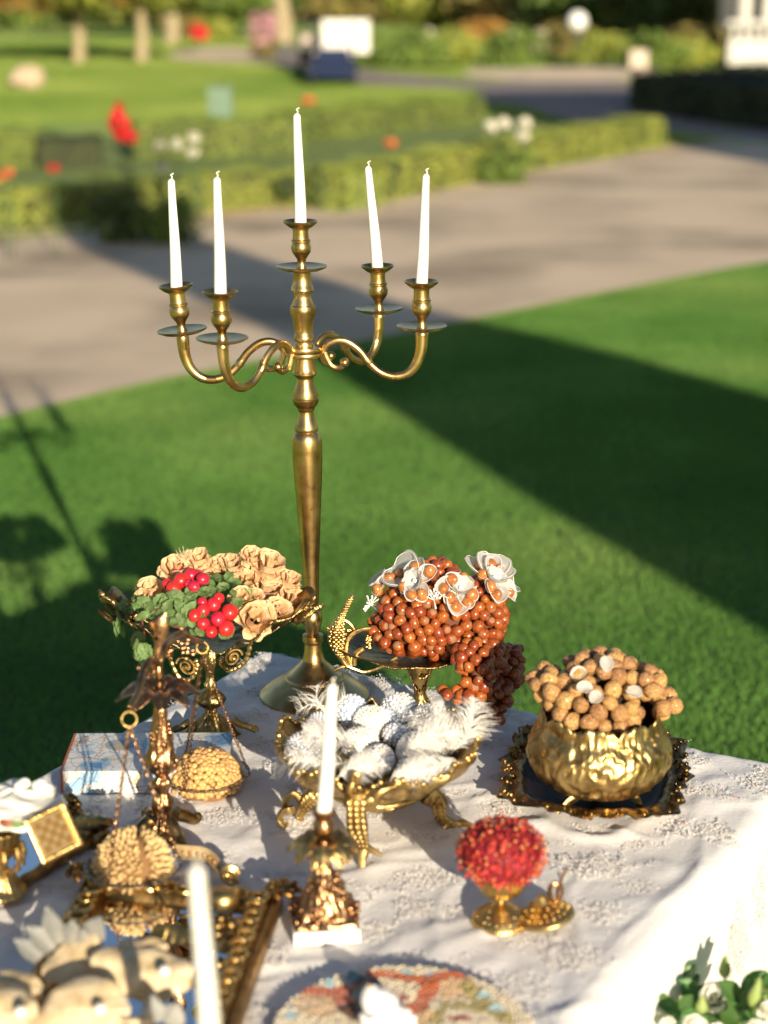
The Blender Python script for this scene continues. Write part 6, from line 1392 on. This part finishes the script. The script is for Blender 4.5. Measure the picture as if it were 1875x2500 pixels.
def mcolor(p):
    if seg(p, sw1, .009) or seg(p, sw2, .009) or seg(p, sw3, .012) or seg(p, [inv(430,340), inv(470,380)], .013): return 'rust'
    if ell(p, 590, 360, 60, 75): return 'green'
    if ell(p, 600, 370, 110, 120): return 'brown'
    if ell(p, 740,350,24,20) or ell(p, 810,370,32,12) or ell(p, 1150,490,60,18): return 'wine'
    if seg(p, [inv(490,200), inv(530,260), inv(570,290)], .009): return 'teal'
    for x, y in ((835,232),(980,235),(385,290),(1285,355),(1345,430),(170,470)):
        if ell(p, x, y, 34, 24): return 'blue'
    if seg(p, ol, .011) or seg(p, ol2, .006): return 'olive'
    if seg(p, brn, .007) or seg(p, brn2, .006): return 'brown'
    if ell(p, 1100,290,130,90) or ell(p, 330,400,140,80) or ell(p, 900,480,110,60): return 'tan'
    return 'cream'
mb = MB(); rS = .0030; n = int((RP/rS)**2*.62)
for i in range(n):
    r = RP*.985*math.sqrt((i+.5)/n); a = i*2.39996; x, y = r*math.cos(a), r*math.sin(a)
    if y < -.02: continue
    mb.cur = keys.index(mcolor((x, y))); s_ = rS*random.uniform(.8,1.15); mb.ball((C_.x+x, C_.y+y, TZ+.0145+random.uniform(-.001,.0012)), (s_, s_, s_*.7), 6, 4)
mb.build('seed_mosaic', [mcol[k] for k in keys], t, kind='stuff')
Bc = at(*Zm(700,470), TZ+.02); t = T('porcelain_bird', 'small white porcelain bird sitting on the seed mosaic', 'figurine', Bc)
yb = Bc.y; G = lambda x, y, dy=0: tuple(atY(*Zm(x, y), yb+dy))
mb = MB(); pc = cr([G(618,305,.01), G(640,360,.005), G(690,420,0), G(760,475,-.01), G(850,480,-.02)], 6); n = len(pc); mb.tube(pc, [.006+.017*math.sin(PI*min(1, (i/n)*.9+.06))**1.2 for i in range(n)], 16); mb.build('body', WHITEP, t)
mb = MB(); mb.grid(lambda u, v: Vector(G(560+u*320, 510-v*50+math.sin(u*9)*12, -.02))+Vector((0,-.01*math.sin(u*7),0)), 20, 5); d_ = mb.build('wing', WHITEP, t); d_.modifiers.new('thickness', 'SOLIDIFY').thickness = .005
mb = MB(); mb.tube([G(618,305,.008), G(606,296,.005)], [.004,.0008], 6); mb.build('beak', mat('beak_tan', (.5,.3,.1), .5), t)
# a few fallen red threads on the cloth
TH = mat('red_thread', (.45,.01,.02), .7)
for (x, y, lb) in ((1222,1978,'tiny red petal fleck left of the tray'),(1668,2010,'tiny red petal fleck right of the tray'),(1795,1946,'tiny red petal fleck near the right cloth edge')):
    p = at(x, y, TZ+.005); mb = MB(); mb.tube(cr([tuple(p-Vector((.004,0,0))), tuple(p+Vector((0,.001,.001))), tuple(p+Vector((.004,-.001,0)))], 3), .0006, 4); tag(mb.build('petal_fleck', TH, off=p), lb, 'petal')

# ------------------------------------------------------------------ bouquet beside the table, lower right
Rb = T('flower_arrangement', 'white roses and dark glossy leaves in a tall vase beside the table', 'flowers', (.56, 2.28, 0))
mb = MB(); mb.lathe(rs([(.06,0),(.055,.02),(.03,.10),(.035,.30),(.05,.46),(.045,.50)], 4), (.56, 2.26), 32); mb.build('vase', WHITEP, Rb)
GL = mat('glossy_leaf', (.07,.16,.04), .35, coat=.3, rand=.25, translucent=.2); LIME = mat('bud_green', (.36,.46,.14), .5, translucent=.3); ROW = mat('white_rose', (.86,.84,.74), .6, translucent=.35)
def _gl(mb): mb.grid(lambda u, v: ((v-.5)*2*.30*math.sin(PI*(u*.94+.03))**.8, u, .12*abs(v-.5)*2+.12*math.sin(u*2.6)), 8, 4)
glme = mesh_of(_gl, 'leaf', GL, angle=180); roW = [m_.copy() for m_ in roseme]
for m_ in roW: m_.materials.clear(); m_.materials.append(ROW)
Zf = lambda x, y: (x/3.16+1375, y/3.16+1800)
def stemf(pts, leaves_, lsz):
    P_ = [Vector(atY(*Zf(x, y), Y_)) for x, y, Y_ in pts]; pc = cr([tuple(p) for p in P_], 6); mb = MB(); mb.tube([(.56,2.26,.45)]+pc, .0016, 6); mb.build('stem', STEMM, Rb)
    for k in range(leaves_):
        i = int(len(pc)*(k+.5)/leaves_); d = Vector(pc[min(i+1, len(pc)-1)])-Vector(pc[i-1]); s_ = 1 if k % 2 else -1; yv = (d.normalized()*.6+Vector((s_*.9, random.uniform(-.3,.1), .15))).normalized(); zv = Vector((random.gauss(0,.3),-.7,.7)); xv = yv.cross(zv).normalized(); zv = xv.cross(yv)
        obj('leaf', glme, Rb, pc[i], Matrix((xv, yv, zv)).transposed().to_quaternion(), lsz*random.uniform(.8,1.15))
stemf([(1000,2250,2.28),(960,2050,2.30),(920,1950,2.31),(860,1820,2.32)], 9, .036)
stemf([(1050,2300,2.24),(940,2150,2.24),(860,2080,2.24)], 7, .036)
stemf([(1400,2300,2.24),(1340,2150,2.24),(1370,1960,2.25)], 8, .05)
stemf([(1150,2250,2.26),(1090,2100,2.27),(1030,1960,2.28)], 7, .034)
stemf([(1500,2250,2.22),(1560,2050,2.22),(1540,1900,2.22)], 6, .04)
for (x, y, Y_, r_, lb) in ((1170,1960,2.24,120,''),(1020,2215,2.15,130,''),(1570,2060,2.18,80,''),(1500,2220,2.12,100,'')):
    p = atY(*Zf(x, y), Y_); obj('rose', roW[int(x) % 4], Rb, p-Vector((0,0,.01)), quat_to((random.uniform(-.3,.3), -.5, .8)), r_*mpp(p)/3.16)
for (x, y, x2, y2, Y_) in ((1245,1860,1250,1680,2.3),(1065,2130,1075,1990,2.22),(1450,2080,1520,1850,2.2),(1480,2120,1570,1990,2.2)):
    a_, b_ = atY(*Zf(x, y), Y_), atY(*Zf(x2, y2), Y_); mb = MB(); mb.tube([tuple(a_+(b_-a_)*u) for u in np.linspace(0, 1, 9)], [.002,.006,.0085,.009,.008,.0065,.005,.003,.001], 10); mb.build('bud', LIME, Rb); mb = MB(); mb.tube([(.56,2.26,.47), tuple(a_)], .0016, 5); mb.build('stem', STG, Rb)
